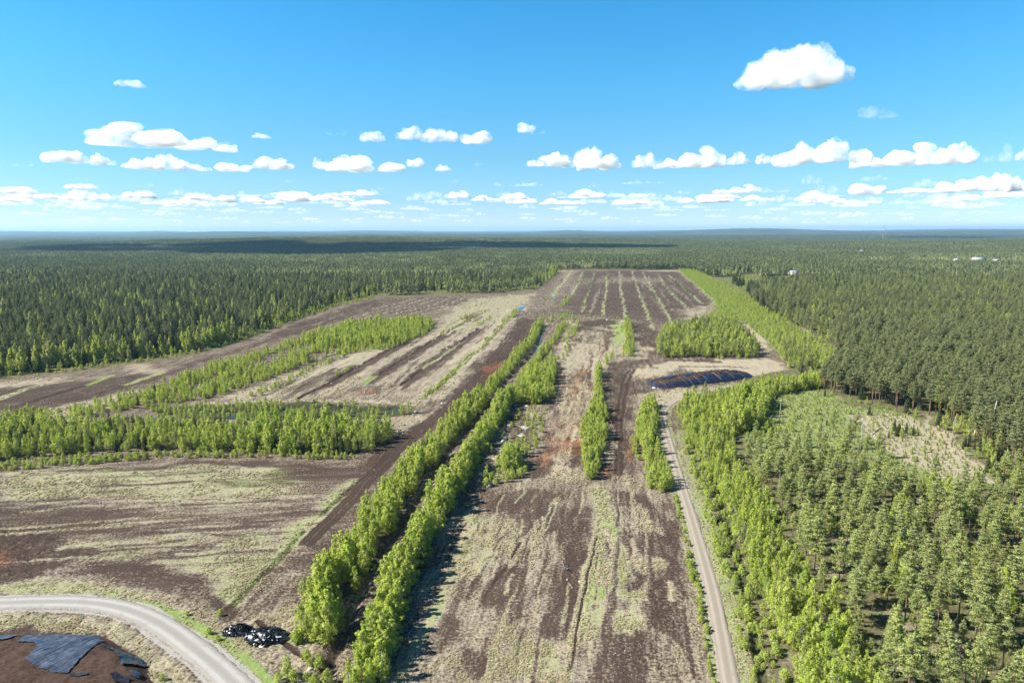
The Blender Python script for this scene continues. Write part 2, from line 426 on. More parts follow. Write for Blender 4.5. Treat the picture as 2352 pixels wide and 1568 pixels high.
# the wood on the right: floor, clearing, grassy belt
BELT = [(1556, 618), (1606, 624), (1730, 690), (1770, 720), (1890, 790), (1940, 835), (1880, 850), (1800, 820), (1740, 765), (1690, 733), (1650, 728), (1642, 690)]
P_(BELT, 4, g=.75, s=.55, f=.3)
P_(CLEARING, 2, f=.25, g=.70, s=.52, r=.22)
P_([(1950, 955), (2090, 955), (2190, 997), (2285, 1110), (2200, 1110), (2080, 1060), (2000, 1000)], 2, s=.85, g=.35, f=0)
P_([(2120, 950), (2200, 1000), (2288, 1110), (2240, 1100), (2170, 1010)], 2, s=1, g=.08, f=0, r=.1)
L_([(1700, 735), (1740, 772), (1762, 806)], 3.5, 2, s=.85, g=.3, f=0)
P_([(1672, 733), (1700, 738), (1735, 765), (1715, 768)], 2, s=.05, d=.4, f=0)
L_([(1845, 752), (1880, 790), (1930, 830)], 1.8, 1.5, s=.9, f=0)
for k in range(26):
    a, b = random.uniform(1760, 2350), random.uniform(1090, 1560)
    rr = random.uniform(1.5, 4)
    L_([(a - 14, b), (a + 14, b)], rr, rr, f=random.uniform(.2, .6), s=random.uniform(.5, .8), g=.25, r=random.uniform(0, .4))
P_([(1900, 1400), (1990, 1470), (2010, 1600), (1850, 1600)], 6, s=.6, g=.45, f=.3)
# farm clearings far out on the right
P_([(2100, 604), (2352, 604), (2352, 612), (2100, 612)], 12, s=.8, g=.4, f=0)
P_([(1760, 640), (1830, 636), (1850, 642), (1780, 650)], 8, s=.6, g=.7, f=0)
P_([(1640, 640), (1730, 628), (1760, 650), (1740, 690), (1690, 672)], 6, g=.5, s=.3, f=.6)


STRIP_DIR = np.array([math.sin(math.radians(8.6)), math.cos(math.radians(8.6))])


def streaks(area, n, dirv, length, w, seed, vals):
    """worn lines left by machines, all along one direction inside an area"""
    rg = np.random.default_rng(seed)
    A = GP(area)
    lo, hi = A.min(0), A.max(0)
    k = 0
    while k < n:
        c = lo + rg.random(2) * (hi - lo)
        L = rg.uniform(*length)
        a = rg.normal() * .03
        d = np.array([dirv[0] * math.cos(a) - dirv[1] * math.sin(a), dirv[0] * math.sin(a) + dirv[1] * math.cos(a)])
        P = np.array([c - d * L / 2, c + rg.normal(size=2) * .4, c + d * L / 2])
        if not inside(P[:, 0], P[:, 1], A).all():
            continue
        v = vals[int(rg.integers(0, len(vals)))]
        ww = rg.uniform(*w)
        PAINT.append(('l', P, ww, ww * 1.1, v))
        k += 1


FIELD5 = [(1085, 1132), (1200, 1110), (1340, 1106), (1460, 1096), (1525, 1150), (1580, 1280), (1640, 1568), (870, 1568), (965, 1350), (1045, 1180)]
streaks(FIELD5, 80, STRIP_DIR, (8, 34), (.15, .7), 1, [dict(s=.1, g=0, d=.35), dict(s=.25, d=.2), dict(s=.85, g=.15), dict(s=.75, g=.5), dict(s=.15, g=0)])
streaks([(-60, 1075), (640, 1075), (830, 1085), (640, 1290), (400, 1310), (-60, 1300)], 60, np.array([.985, .17]), (10, 45), (.2, 1.1), 2, [dict(s=.1, g=0, d=.3), dict(s=.2, d=.1), dict(s=.7, g=.4), dict(s=.6)])
streaks([(510, 915), (640, 868), (880, 790), (1080, 715), (1230, 700), (1195, 722), (1055, 865), (960, 920)], 60, STRIP_DIR, (25, 110), (.3, 1.6), 3, [dict(s=.1, g=0, d=.3), dict(s=.2, d=.1), dict(s=.9), dict(s=.85, g=.4)])
streaks([(1285, 624), (1555, 624), (1635, 690), (1615, 720), (1440, 725), (1295, 715)], 60, STRIP_DIR, (60, 300), (.5, 2.0), 4, [dict(s=.5), dict(s=.35, g=.2), dict(s=0, d=.6), dict(s=.05, d=.3)])
streaks([(1300, 765), (1400, 750), (1400, 800), (1350, 940), (1330, 1095), (1225, 1095), (1280, 900)], 40, STRIP_DIR, (12, 60), (.3, 1.2), 5, [dict(s=.1, g=0, d=.3), dict(s=.9), dict(s=.3, r=.6), dict(s=.8, g=.4)])
streaks([(-60, 955), (-60, 905), (250, 872), (400, 846), (560, 800), (700, 742), (850, 692), (870, 698), (700, 760), (470, 828), (320, 884)], 45, STRIP_DIR, (20, 80), (.3, 1.0), 6, [dict(s=.5), dict(s=.3), dict(s=0, d=.6), dict(s=.1, d=.4)])
for off in (-9, -5, 0, 4):
    L_(shift([(700, 1250), (790, 1160), (880, 1060), (960, 985), (1040, 928), (1090, 880), (1150, 805), (1205, 735)], off * 2.2 + 10), .45, .4, s=.05, d=.8, g=0)


def masks(x, y, z_only=False):
    """ground cover weights at world points"""
    n = x.size
    M = np.zeros((n, 8))
    M[:, FL] = 1
    M[:, GR] = .35
    M[:, S] = .2
    near = y < 3200
    xs, ys = x[near], y[near]
    amp = np.clip(ys / 150, .8, 6)
    wx = xs + (fbm(xs, ys, 14, 4, 3) - .5) * 6.0 * amp
    wy = ys + (fbm(xs, ys, 14, 4, 5) - .5) * 9.0 * amp
    sx = xs + (fbm(xs, ys, 9, 2, 13) - .5) * 1.2 * amp
    sy = ys + (fbm(xs, ys, 9, 2, 15) - .5) * 1.2 * amp
    m = M[near]
    for kind, P, w, soft, v in PAINT:
        sc = max(1.0, np.median(P[:, 1]) / 220)
        if kind == 'p':
            big = P is PAINT[0][1]
            c = poly_cov(sx if big else wx, sy if big else wy, P, soft * sc)
        else:
            c = stroke_cov(sx, sy, P, w, soft)
        if not c.any():
            continue
        for k, val in v.items():
            i = IDX[k]
            if k == 's' and val <= .16:
                val = val - (.5 if v.get('d', 0) >= .7 else .02)      # below nought: bare even where the patchy noise runs high
            m[:, i] = m[:, i] * (1 - c) + val * c
    M[near] = m
    return M


DITCHES = [(GP(D1), 1.1, 1.3), (GP(D2), 1.1, 1.3), (GP(D3), 1.1, 1.2), (GP(D4[:4]), 1.0, .6), (GP([(36, 934), (80, 919), (125, 905), (165, 894), (204, 884), (235, 872)]), 1.3, 1.2),
           (GP([(757, 1540), (800, 1420), (854, 1301), (925, 1205), (976, 1125), (1047, 1015), (1098, 958), (1143, 908), (1168, 869), (1229, 808), (1252, 742)]), 2.4, 1.6),
           (GP(shift(ROAD_E[:7], 78)), 1.4, 1.1), (GP(c5((1260, 665), (1180, 790), (1050, 980), (1030, 1040))), .4, .25), (GP(c5((1750, 620), (1690, 860), (1650, 1120), (1570, 1480))), .4, .3),
           (GP([(845, 1090), (790, 1132), (740, 1180), (700, 1220), (640, 1282), (560, 1362), (520, 1398)]), .6, .35), (GP([(700, 1510), (655, 1480), (610, 1440), (590, 1425)]), .7, .5),
           (GP([(140, 1240), (300, 1224), (440, 1224), (560, 1233), (640, 1226)]), .6, -.3)]
POND1 = [(500, 953), (530, 949), (570, 951), (572, 957), (540, 960), (505, 958)]
POND2 = [(1186, 711), (1195, 704), (1208, 702), (1214, 699), (1204, 708), (1196, 714)]
POND3 = [(1060, 1128), (1078, 1122), (1092, 1124), (1075, 1131)]
POND4 = [(897, 938), (908, 937), (916, 939), (912, 943), (900, 943)]
POND5 = [(1262, 681), (1272, 679), (1281, 681), (1270, 684)]
DITCH_WATER = [(1252, 748), (1243, 772), (1238, 790), (1226, 806), (1229, 812), (1242, 797), (1249, 776), (1257, 750)]
PONDS = [POND1, POND2, POND3, POND4, POND5, DITCH_WATER]
HEAP_C = GP([(118, 1530)], 1.0)[0]


def relief(x, y, M):
    z = terrain(x, y)
    near = y < 2000
    nf = smooth((1800 - y) / 800)
    z = z + nf * ((fbm(x, y, 22, 4, 21) - .5) * .7)
    z[near] += (fbm(x[near], y[near], 1.6, 3, 23) - .5) * (.16 + .9 * M[near, RO] + .12 * M[near, S])
    for P, w, dep in DITCHES:
        z[near] -= dep * stroke_cov(x[near], y[near], P, w * .35, w * .65)
    for pd in PONDS:
        z[near] -= .55 * poly_cov(x[near], y[near], GP(pd), 1.5)
    # the ploughed peat on the far left lies heaped up
    return z


# ------------------------------------------------------------------ materials
class NT:
    def __init__(self, name):
        self.m = bpy.data.materials.new(name)
        self.m.use_nodes = True
        self.t = self.m.node_tree
        self.t.nodes.clear()
        self.out = self.t.nodes.new('ShaderNodeOutputMaterial')

    def n(self, typ, **kw):
        nd = self.t.nodes.new(typ)
        for k, v in kw.items():
            setattr(nd, k, v)
        return nd

    def put(self, sock, v):
        if isinstance(v, bpy.types.NodeSocket):
            self.t.links.new(v, sock)
        elif v is not None:
            if sock.type == 'RGBA' and len(v) == 3:
                v = (*v, 1)
            sock.default_value = v

    def math(self, op, a, b=None, c=None, clamp=False):
        nd = self.n('ShaderNodeMath', operation=op, use_clamp=clamp)
        for i, v in enumerate((a, b, c)):
            self.put(nd.inputs[i], v)
        return nd.outputs[0]

    def noise(self, scale, detail=4, rough=.55, vec=None, dist=0):
        nd = self.n('ShaderNodeTexNoise')
        self.put(nd.inputs['Vector'], vec)
        nd.inputs['Scale'].default_value = scale
        nd.inputs['Detail'].default_value = detail
        nd.inputs['Roughness'].default_value = rough
        nd.inputs['Distortion'].default_value = dist
        return nd.outputs['Fac']

    def remap(self, v, a, b, c=0, d=1, smoothstep=True):
        nd = self.n('ShaderNodeMapRange', interpolation_type='SMOOTHSTEP' if smoothstep else 'LINEAR')
        self.put(nd.inputs[0], v)
        for i, q in enumerate((a, b, c, d)):
            self.put(nd.inputs[1 + i], q)
        return nd.outputs[0]

    def mix(self, f, a, b, mode='MIX'):
        nd = self.n('ShaderNodeMix', data_type='RGBA', blend_type=mode)
        self.put(nd.inputs[0], f)
        self.put(nd.inputs[6], a)
        self.put(nd.inputs[7], b)
        return nd.outputs[2]

    def bump(self, h, strength=.5, dist=.1):
        nd = self.n('ShaderNodeBump')
        nd.inputs['Strength'].default_value = strength
        nd.inputs['Distance'].default_value = dist
        self.put(nd.inputs['Height'], h)
        return nd.outputs[0]

    def principled(self, col, rough=.9, normal=None, spec=.2, metal=0):
        nd = self.n('ShaderNodeBsdfPrincipled')
        self.put(nd.inputs['Base Color'], col)
        self.put(nd.inputs['Roughness'], rough)
        nd.inputs['Specular IOR Level'].default_value = spec
        nd.inputs['Metallic'].default_value = metal
        if normal is not None:
            self.put(nd.inputs['Normal'], normal)
        return nd.outputs[0]

    def finish(self, sh):
        self.t.links.new(sh, self.out.inputs[0])
        return self.m


def mat_ground():
    t = NT('peat_and_grass')
    pos = t.n('ShaderNodeNewGeometry').outputs['Position']
    a1 = t.n('ShaderNodeAttribute', attribute_name='cover_a')
    a2 = t.n('ShaderNodeAttribute', attribute_name='cover_b')
    s1 = t.n('ShaderNodeSeparateColor')
    s2 = t.n('ShaderNodeSeparateColor')
    t.put(s1.inputs[0], a1.outputs['Color'])
    t.put(s2.inputs[0], a2.outputs['Color'])
    straw, green, rust, dark = s1.outputs[0], s1.outputs[1], s1.outputs[2], a1.outputs['Alpha']
    wet, floor, gravel = s2.outputs[0], s2.outputs[1], s2.outputs[2]
    far = a2.outputs['Alpha']
    mp = t.n('ShaderNodeMapping', vector_type='TEXTURE')
    mp.inputs['Rotation'].default_value = (0, 0, math.radians(-8.5))
    mp.inputs['Scale'].default_value = (1, 7, 1)
    t.put(mp.inputs[0], pos)
    nA = t.noise(.09, 8, .68, pos)
    nB = t.noise(1.3, 6, .7, pos)
    mx_ = t.n('ShaderNodeMapping', vector_type='TEXTURE')
    mx_.inputs['Rotation'].default_value = (0, 0, math.radians(8))
    mx_.inputs['Scale'].default_value = (7, 1, 1)
    t.put(mx_.inputs[0], pos)
    a3 = t.n('ShaderNodeAttribute', attribute_name='cover_c')
    nS = t.n('ShaderNodeMix', data_type='FLOAT')
    t.put(nS.inputs[0], a3.outputs['Fac'])
    t.put(nS.inputs[2], t.noise(.42, 7, .7, mp.outputs[0]))
    t.put(nS.inputs[3], t.noise(.30, 7, .7, mx_.outputs[0]))
    nS = nS.outputs[0]
    nF = t.noise(4.2, 3, .6, pos)
    nL = t.noise(.012, 4, .6, pos)

    def cover(mask, kA, kB, kS, lo=.36, hi=.64, nb=nB):
        v = t.math('ADD', mask, t.math('MULTIPLY', t.math('SUBTRACT', nA, .5), kA))
        v = t.math('ADD', v, t.math('MULTIPLY', t.math('SUBTRACT', nb, .5), kB))
        v = t.math('ADD', v, t.math('MULTIPLY', t.math('SUBTRACT', nS, .5), kS))
        return t.remap(v, lo, hi)
    peat = t.mix(t.remap(nB, .3, .7), (.034, .0225, .017), (.072, .050, .039))
    peat = t.mix(t.math('MULTIPLY', t.remap(nL, .35, .65), .5), peat, (.088, .064, .052))
    peat = t.mix(t.math('MULTIPLY', dark, .7), peat, (.028, .018, .0135))
    speck = t.math('MULTIPLY', t.remap(t.noise(3.4, 2, .5, pos), .68, .74), t.remap(nA, .42, .62))
    peat = t.mix(t.math('MULTIPLY', speck, .5), peat, (.30, .27, .235))
    rustc = t.mix(nB, (.135, .042, .018), (.23, .095, .042))
    col = t.mix(t.math('MULTIPLY', cover(rust, .9, 1.2, .8, .28, .60), .85), peat, rustc)
    sc = t.mix(t.remap(nF, .28, .72), (.235, .195, .125), (.46, .405, .275))
    sc = t.mix(t.remap(nA, .35, .65), sc, t.mix(nF, (.24, .205, .155), (.38, .33, .255)))
    sc = t.mix(t.remap(t.noise(2.2, 4, .7, mp.outputs[0]), .5, .75, 0, .5), sc, (.13, .105, .075))
    col = t.mix(t.math('MULTIPLY', cover(straw, .6, 2.5, 1.7, .08, .94), .94), col, sc)
    gc = t.mix(nF, (.125, .200, .040), (.235, .310, .090))
    nG = t.noise(1.5, 3, .6, pos)
    col = t.mix(t.math('MULTIPLY', cover(green, .6, 2.0, .6, .34, .80, nG), .85), col, gc)
    fc = t.mix(t.remap(nB, .3, .7), (.060, .062, .028), (.150, .125, .070))
    fc = t.mix(t.remap(t.noise(.35, 5, .6, pos), .45, .7), fc, (.130, .160, .048))
    col = t.mix(t.math('MULTIPLY', floor, .8), col, fc)
    wc = t.mix(nB, (.016, .018, .014), (.05, .062, .026))
    col = t.mix(t.math('MULTIPLY', cover(wet, .5, .9, .2), .8), col, wc)
    gvc = t.mix(nF, (.22, .205, .19), (.36, .345, .325))
    col = t.mix(t.math('MULTIPLY', cover(gravel, .4, 1.3, .2), .9), col, gvc)
    # distant canopy seen as one carpet
    nc = t.noise(.0016, 8, .62, pos)
    nd_ = t.noise(.035, 4, .7, pos)
    cc = t.mix(t.remap(nc, .35, .65), (.036, .052, .028), (.066, .084, .040))
    cc = t.mix(t.remap(t.noise(.0009, 5, .6, pos), .56, .70), cc, (.105, .125, .058))
    cc = t.mix(t.remap(nd_, .3, .75), t.mix(.55, cc, (.020, .028, .016)), cc)
    col = t.mix(far, col, cc)
    h = t.math('ADD', t.math('MULTIPLY', nB, .7), t.math('MULTIPLY', nF, .5))
    return t.finish(t.principled(col, .95, t.bump(h, .9, .35), .05))


def leaf_mat(name, a, b, c, trans=.35, hue_var=.5):
    t = NT(name)
    oi = t.n('ShaderNodeObjectInfo')
    at = t.n('ShaderNodeAttribute', attribute_name='tone')
    tone = t.n('ShaderNodeSeparateColor')
    t.put(tone.inputs[0], at.outputs['Color'])
    col = t.mix(t.math('MULTIPLY', oi.outputs['Random'], hue_var), a, b)
    wob = t.math('FRACT', t.math('MULTIPLY', oi.outputs['Random'], 7.31))
    col = t.mix(t.remap(wob, .55, 1, 0, .6, False), col, c)
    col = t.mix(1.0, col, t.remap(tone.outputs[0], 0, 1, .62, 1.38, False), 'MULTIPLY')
    d = t.n('ShaderNodeBsdfDiffuse')
    tr = t.n('ShaderNodeBsdfTranslucent')
    t.put(d.inputs[0], col)
    t.put(tr.inputs[0], t.mix(.35, col, t.mix(1.0, col, (1.2, 1.15, .5), 'MULTIPLY')))
    mx = t.n('ShaderNodeMixShader')
    mx.inputs[0].default_value = trans
    t.t.links.new(d.outputs[0], mx.inputs[1])
    t.t.links.new(tr.outputs[0], mx.inputs[2])
    return t.finish(mx.outputs[0])


def bark_mat(name, low, high, split=.5, spots=None):
    t = NT(name)
    tc = t.n('ShaderNodeTexCoord').outputs['Object']
    sp = t.n('ShaderNodeSeparateXYZ')
    t.put(sp.inputs[0], tc)
    n = t.noise(1.6, 4, .6, tc)
    f = t.remap(t.math('ADD', sp.outputs[2], t.math('MULTIPLY', n, 2.0)), split * 13 - 1.5, split * 13 + 2.5)
    col = t.mix(f, low, high)
    if spots:
        col = t.mix(t.remap(t.noise(2.4, 3, .6, tc), .56, .64), col, spots)
    return t.finish(t.principled(col, .9, None, .1))


def simple_mat(name, a, b, scale=2.0, rough=.8, spec=.3, bump=0, metal=0):
    t = NT(name)
    tc = t.n('ShaderNodeTexCoord').outputs['Object']
    n = t.noise(scale, 6, .6, tc)
    col = t.mix(t.remap(n, .3, .7), a, b)
    return t.finish(t.principled(col, rough, t.bump(n, bump, .1) if bump else None, spec, metal))


M_GROUND = mat_ground()
M_BIRCH = leaf_mat('birch_leaves', (.420, .490, .100), (.540, .575, .170), (.310, .430, .066), .6)
M_BIRCHF = leaf_mat('tall_birch_leaves', (.420, .480, .120), (.520, .555, .200), (.390, .385, .220), .6)
M_PINE = leaf_mat('pine_needles', (.215, .250, .088), (.300, .320, .130), (.310, .350, .100), .3)
M_SPRUCE = leaf_mat('spruce_needles', (.055, .072, .034), (.088, .104, .048), (.125, .140, .050), .2)
M_PINET = leaf_mat('tall_pine_needles_shaded', (.140, .162, .072), (.195, .212, .105), (.215, .245, .085), .26)  # darker copy of the near pine needles, backlit shade put into the colour
M_SHRUB = leaf_mat('shrub_leaves', (.370, .460, .095), (.480, .525, .155), (.350, .350, .155), .58)
M_SEED = leaf_mat('seedling_needles', (.230, .290, .065), (.330, .350, .090), (.340, .290, .085), .45)
M_DEAD = leaf_mat('bare_twigs', (.19, .17, .15), (.25, .225, .20), (.17, .15, .13), .1)
M_GRASS = leaf_mat('dry_grass_blades', (.40, .34, .22), (.52, .45, .31), (.27, .35, .12), .4)
M_PALE = leaf_mat('pale_far_birch_leaves', (.42, .46, .18), (.52, .54, .26), (.40, .37, .28), .5)
M_BBARK = bark_mat('birch_bark', (.42, .40, .37), (.50, .48, .45), .3, (.07, .06, .055))
M_PBARK = bark_mat('pine_bark', (.15, .125, .105), (.24, .135, .085), .30)
M_SBARK = bark_mat('spruce_bark', (.10, .08, .065), (.12, .09, .07), .5)
M_SNAG = bark_mat('weathered_wood', (.16, .145, .13), (.30, .285, .265), .35)
M_WHITEWOOD = bark_mat('peeled_birch_wood', (.40, .385, .36), (.58, .565, .54), .3, (.2, .18, .16))

# ------------------------------------------------------------------ mesh helpers
ALL = []


def mesh(name, verts, faces, mat, smooth_=False, attrs=None):
    me = bpy.data.meshes.new(name)
    verts = np.asarray(verts, np.float32)
    me.vertices.add(len(verts))
    me.vertices.foreach_set('co', verts.ravel())
    if isinstance(faces, np.ndarray):
        k = faces.shape[1]
        me.loops.add(faces.size)
        me.loops.foreach_set('vertex_index', faces.ravel().astype(np.int32))
        me.polygons.add(len(faces))
        me.polygons.foreach_set('loop_start', np.arange(0, faces.size, k, dtype=np.int32))
    else:
        tot = [len(f) for f in faces]
        me.loops.add(sum(tot))
        me.loops.foreach_set('vertex_index', np.array([i for f in faces for i in f], np.int32))
        me.polygons.add(len(faces))
        me.polygons.foreach_set('loop_start', np.concatenate([[0], np.cumsum(tot)[:-1]]).astype(np.int32))
    me.update(calc_edges=True)
    if attrs:
        for an, arr in attrs.items():
            at = me.attributes.new(an, 'FLOAT_COLOR', 'POINT')
            at.data.foreach_set('color', np.asarray(arr, np.float32).ravel())
    for m in (mat if isinstance(mat, (list, tuple)) else [mat]):
        me.materials.append(m)
    if smooth_:
        me.polygons.foreach_set('use_smooth', np.ones(len(me.polygons), bool))
    me.validate()
    return me


def link(name, data, parent=None, loc=(0, 0, 0), rot=(0, 0, 0), scale=(1, 1, 1), **props):
    o = bpy.data.objects.new(name, data)
    COL.objects.link(o)
    o.location = loc
    o.rotation_euler = rot
    o.scale = scale
    if parent is not None:
        o.parent = parent
    for k, v in props.items():
        if v is not None:
            o[k] = v
    return o


class MB:
    """collects simple shapes into one mesh"""
    def __init__(self):
        self.v, self.f = [], []

    def add(self, v, f):
        o = len(self.v)
        self.v += [tuple(p) for p in v]
        self.f += [tuple(i + o for i in q) for q in f]
        return self

    def box(self, c, s, rz=0):
        hx, hy, hz = s[0] / 2, s[1] / 2, s[2] / 2
        cr, sr = math.cos(rz), math.sin(rz)
        v = []
        for z in (-hz, hz):
            for x, y in ((-hx, -hy), (hx, -hy), (hx, hy), (-hx, hy)):
                v.append((c[0] + x * cr - y * sr, c[1] + x * sr + y * cr, c[2] + z))
        return self.add(v, [(3, 2, 1, 0), (4, 5, 6, 7), (0, 1, 5, 4), (1, 2, 6, 5), (2, 3, 7, 6), (3, 0, 4, 7)])

    def tube(self, pts, rads, n=6):
        pts = [Vector(p) for p in pts]
        rings = []
        for i, p in enumerate(pts):
            d = (pts[min(i + 1, len(pts) - 1)] - pts[max(i - 1, 0)]).normalized()
            a = d.orthogonal().normalized()
            b = d.cross(a)
            rings.append([p + (a * math.cos(2 * math.pi * k / n) + b * math.sin(2 * math.pi * k / n)) * rads[i] for k in range(n)])
        v = [q for r in rings for q in r]
        f = []
        for i in range(len(pts) - 1):
            for k in range(n):
                f.append((i * n + k, i * n + (k + 1) % n, (i + 1) * n + (k + 1) % n, (i + 1) * n + k))
        f.append(tuple(range(n - 1, -1, -1)))
        f.append(tuple((len(pts) - 1) * n + k for k in range(n)))
        return self.add(v, f)

    def mesh(self, name, mat, smooth_=False):
        return mesh(name, self.v, self.f, mat, smooth_)


# ------------------------------------------------------------------ ground sheet
def build_ground():
    s_in = np.linspace(-.82, .82, 780)
    s_out = .82 + np.array([.02, .05, .1, .18, .3, .5, .8, 1.2])
    s = np.concatenate([-s_out[::-1], s_in, s_out])
    inv = np.linspace(1 / 112.0, 1 / 9000.0, 520)
    yy = 1 / inv
    yy = np.concatenate([[-400, -200, -100, -30, 20, 50, 70, 85, 95, 103], yy, np.geomspace(9300, 42000, 90)])
    sc = np.maximum(yy + 40, 90)
    X = s[None, :] * sc[:, None]
    Y = np.repeat(yy[:, None], len(s), 1)
    x, y = X.ravel(), Y.ravel()
    M = masks(x, y)
    z = relief(x, y, M)
    far = smooth((y - 4300) / 900)
    z = z + far * (9 + 9 * _h(np.arange(x.size), np.arange(x.size) * 3 + 1, 5)) * (1 + np.clip((y - 9000) / 20000, 0, 1.2))
    nr, ncol = len(yy), len(s)
    i = np.arange((nr - 1) * (ncol - 1))
    r, c = i // (ncol - 1), i % (ncol - 1)
    a = r * ncol + c
    faces = np.stack([a, a + 1, a + 1 + ncol, a + ncol], 1)
    A = np.stack([M[:, S], M[:, GR], M[:, RU], M[:, DK]], 1)
    B = np.stack([M[:, WET], M[:, FL], M[:, GV], far], 1)
    cw = poly_cov(x, y, GP([(-120, 1064), (560, 1052), (860, 1062), (905, 1080), (700, 1330), (520, 1340), (300, 1330), (-120, 1340)]), 8)
    Cc = np.stack([cw, cw, cw, cw * 0 + 1], 1)
    me = mesh('ground', np.stack([x, y, z], 1), faces, M_GROUND, True, {'cover_a': A, 'cover_b': B, 'cover_c': Cc})
    link('ground', me, kind='structure')


build_ground()


def ground_z(x, y):
    x, y = np.atleast_1d(np.asarray(x, float)), np.atleast_1d(np.asarray(y, float))
    return relief(x, y, np.zeros((x.size, 8)))


def gz(x, y):
    return float(ground_z(x, y)[0])


# ------------------------------------------------------------------ roads and water
def ribbon(name, px, width, crown, mat, n_cross=13, step=2.0):
    P = GP(px)
    seg = np.hypot(*np.diff(P, axis=0).T)
    cum = np.concatenate([[0], np.cumsum(seg)])
    # smooth the corner points with a Catmull-Rom walk
    ts = np.arange(0, cum[-1], step)
    pts = []
    for t in ts:
        i = min(np.searchsorted(cum, t, 'right') - 1, len(P) - 2)
        u = (t - cum[i]) / seg[i]
        p0, p1, p2, p3 = P[max(i - 1, 0)], P[i], P[i + 1], P[min(i + 2, len(P) - 1)]
        pts.append(.5 * ((2 * p1) + (-p0 + p2) * u + (2 * p0 - 5 * p1 + 4 * p2 - p3) * u * u + (-p0 + 3 * p1 - 3 * p2 + p3) * u ** 3))
    pts = np.array(pts)
    d = np.gradient(pts, axis=0)
    d /= np.linalg.norm(d, axis=1)[:, None]
    nrm = np.stack([-d[:, 1], d[:, 0]], 1)
    q = np.linspace(-1, 1, n_cross)
    V = pts[:, None, :] + nrm[:, None, :] * (q * width / 2)[None, :, None]
    V[:, (0, -1)] += nrm[:, None, :] * ((RNG.random((len(pts), 2, 1)) - .5) * .5)
    prof = crown * (1 - np.abs(q) ** 3) - .04 * np.exp(-((np.abs(q) - .45) / .14) ** 2)
    prof[[0, -1]] = -.12
    gz_ = ground_z(pts[:, 0], pts[:, 1])
    gz_ = np.convolve(np.pad(gz_, 4, 'edge'), np.ones(9) / 9, 'valid') + .12
    Z = gz_[:, None] + prof[None, :]
    n = len(pts)
    vv = np.concatenate([V.reshape(-1, 2), Z.reshape(-1, 1)], 1)
    i = np.arange((n - 1) * (n_cross - 1))
    r, c = i // (n_cross - 1), i % (n_cross - 1)
    a = r * n_cross + c
    f = np.stack([a, a + n_cross, a + n_cross + 1, a + 1], 1)
    qq = np.repeat(q[None, :], n, 0).ravel()
    me = mesh(name, vv, f, mat, True, {'across': np.stack([qq * .5 + .5, qq * 0, qq * 0, qq * 0 + 1], 1)})
    return link(name, me, kind='structure')


def road_mat(name, a, b, track, mid):
    t = NT(name)
    pos = t.n('ShaderNodeNewGeometry').outputs['Position']
    at = t.n('ShaderNodeAttribute', attribute_name='across')
    s = t.n('ShaderNodeSeparateColor')
    t.put(s.inputs[0], at.outputs['Color'])
    u = t.math('ABSOLUTE', t.math('SUBTRACT', t.math('MULTIPLY', s.outputs[0], 2), 1))
    u = t.math('ADD', u, t.math('MULTIPLY', t.math('SUBTRACT', t.noise(.5, 4, .6, pos), .5), .22))
    nf = t.noise(5, 4, .7, pos)
    col = t.mix(t.remap(nf, .3, .7), a, b)
    col = t.mix(t.math('MULTIPLY', t.math('MULTIPLY', t.remap(u, .2, .38), t.remap(u, .72, .5)), .8), col, track)
    col = t.mix(t.math('MULTIPLY', t.remap(u, .22, .04), .75), col, mid)
    col = t.mix(t.math('MULTIPLY', t.remap(t.noise(.25, 5, .65, pos), .5, .68), .45), col, mid)
    col = t.mix(t.remap(u, .74, .98), col, t.mix(t.remap(t.noise(1.6, 5, .7, pos), .35, .65), (.10, .085, .06), (.27, .245, .195)))
    return t.finish(t.principled(col, .95, t.bump(nf, .6, .06), .05))


M_RW = road_mat('pale_gravel', (.20, .188, .175), (.285, .27, .252), (.33, .312, .29), (.22, .205, .188))
M_RE = road_mat('sandy_gravel', (.185, .158, .126), (.265, .230, .186), (.30, .262, .213), (.21, .185, .14))
ribbon('gravel_road', ROAD_W, 6.6, .14, M_RW)
ribbon('gravel_road', ROAD_E, 4.2, .10, M_RE)


def water_mat():
    t = NT('bog_water')
    pos = t.n('ShaderNodeNewGeometry').outputs['Position']
    n = t.noise(1.5, 3, .5, pos)
    g = t.principled((.012, .016, .018), .06, t.bump(n, .05, .05), .6)
    return t.finish(g)


M_WATER = water_mat()
for k, pd in enumerate(PONDS):
    P = GP(pd)
    c = P.mean(0)
    zz = [gz(a, b) for a, b in P]
    w = mesh('bog_water', [(a - c[0], b - c[1], 0) for a, b in (P - c) * 1.08 + c], [tuple(range(len(P)))[::-1]], M_WATER)
    o = link('bog_water', w, loc=(c[0], c[1], float(np.median(zz)) - .12), kind='structure')
    if o.data.polygons[0].normal.z < 0:
        o.data.flip_normals()

# ------------------------------------------------------------------ tree prototypes
def quads(centers, normals, size, rng, asp=1.0, up=None):
    """leaf faces: n quads about the centres"""
    n = len(centers)
    nr = normals / (np.linalg.norm(normals, axis=1)[:, None] + 1e-9)
    r = rng.normal(size=(n, 3)) if up is None else up + rng.normal(size=(n, 3)) * .35
    u = np.cross(nr, r)
    u /= np.linalg.norm(u, axis=1)[:, None] + 1e-9
    v = np.cross(nr, u)
    s = size[:, None] * .5
    k = .72 + .5 * rng.random((n, 4, 1))
    V = np.stack([centers - u * s * asp * k[:, 0] - v * s * .2, centers - v * s * k[:, 1], centers + u * s * asp * k[:, 2] + v * s * .15, centers + v * s * k[:, 3]], 1)
    return V.reshape(-1, 3)


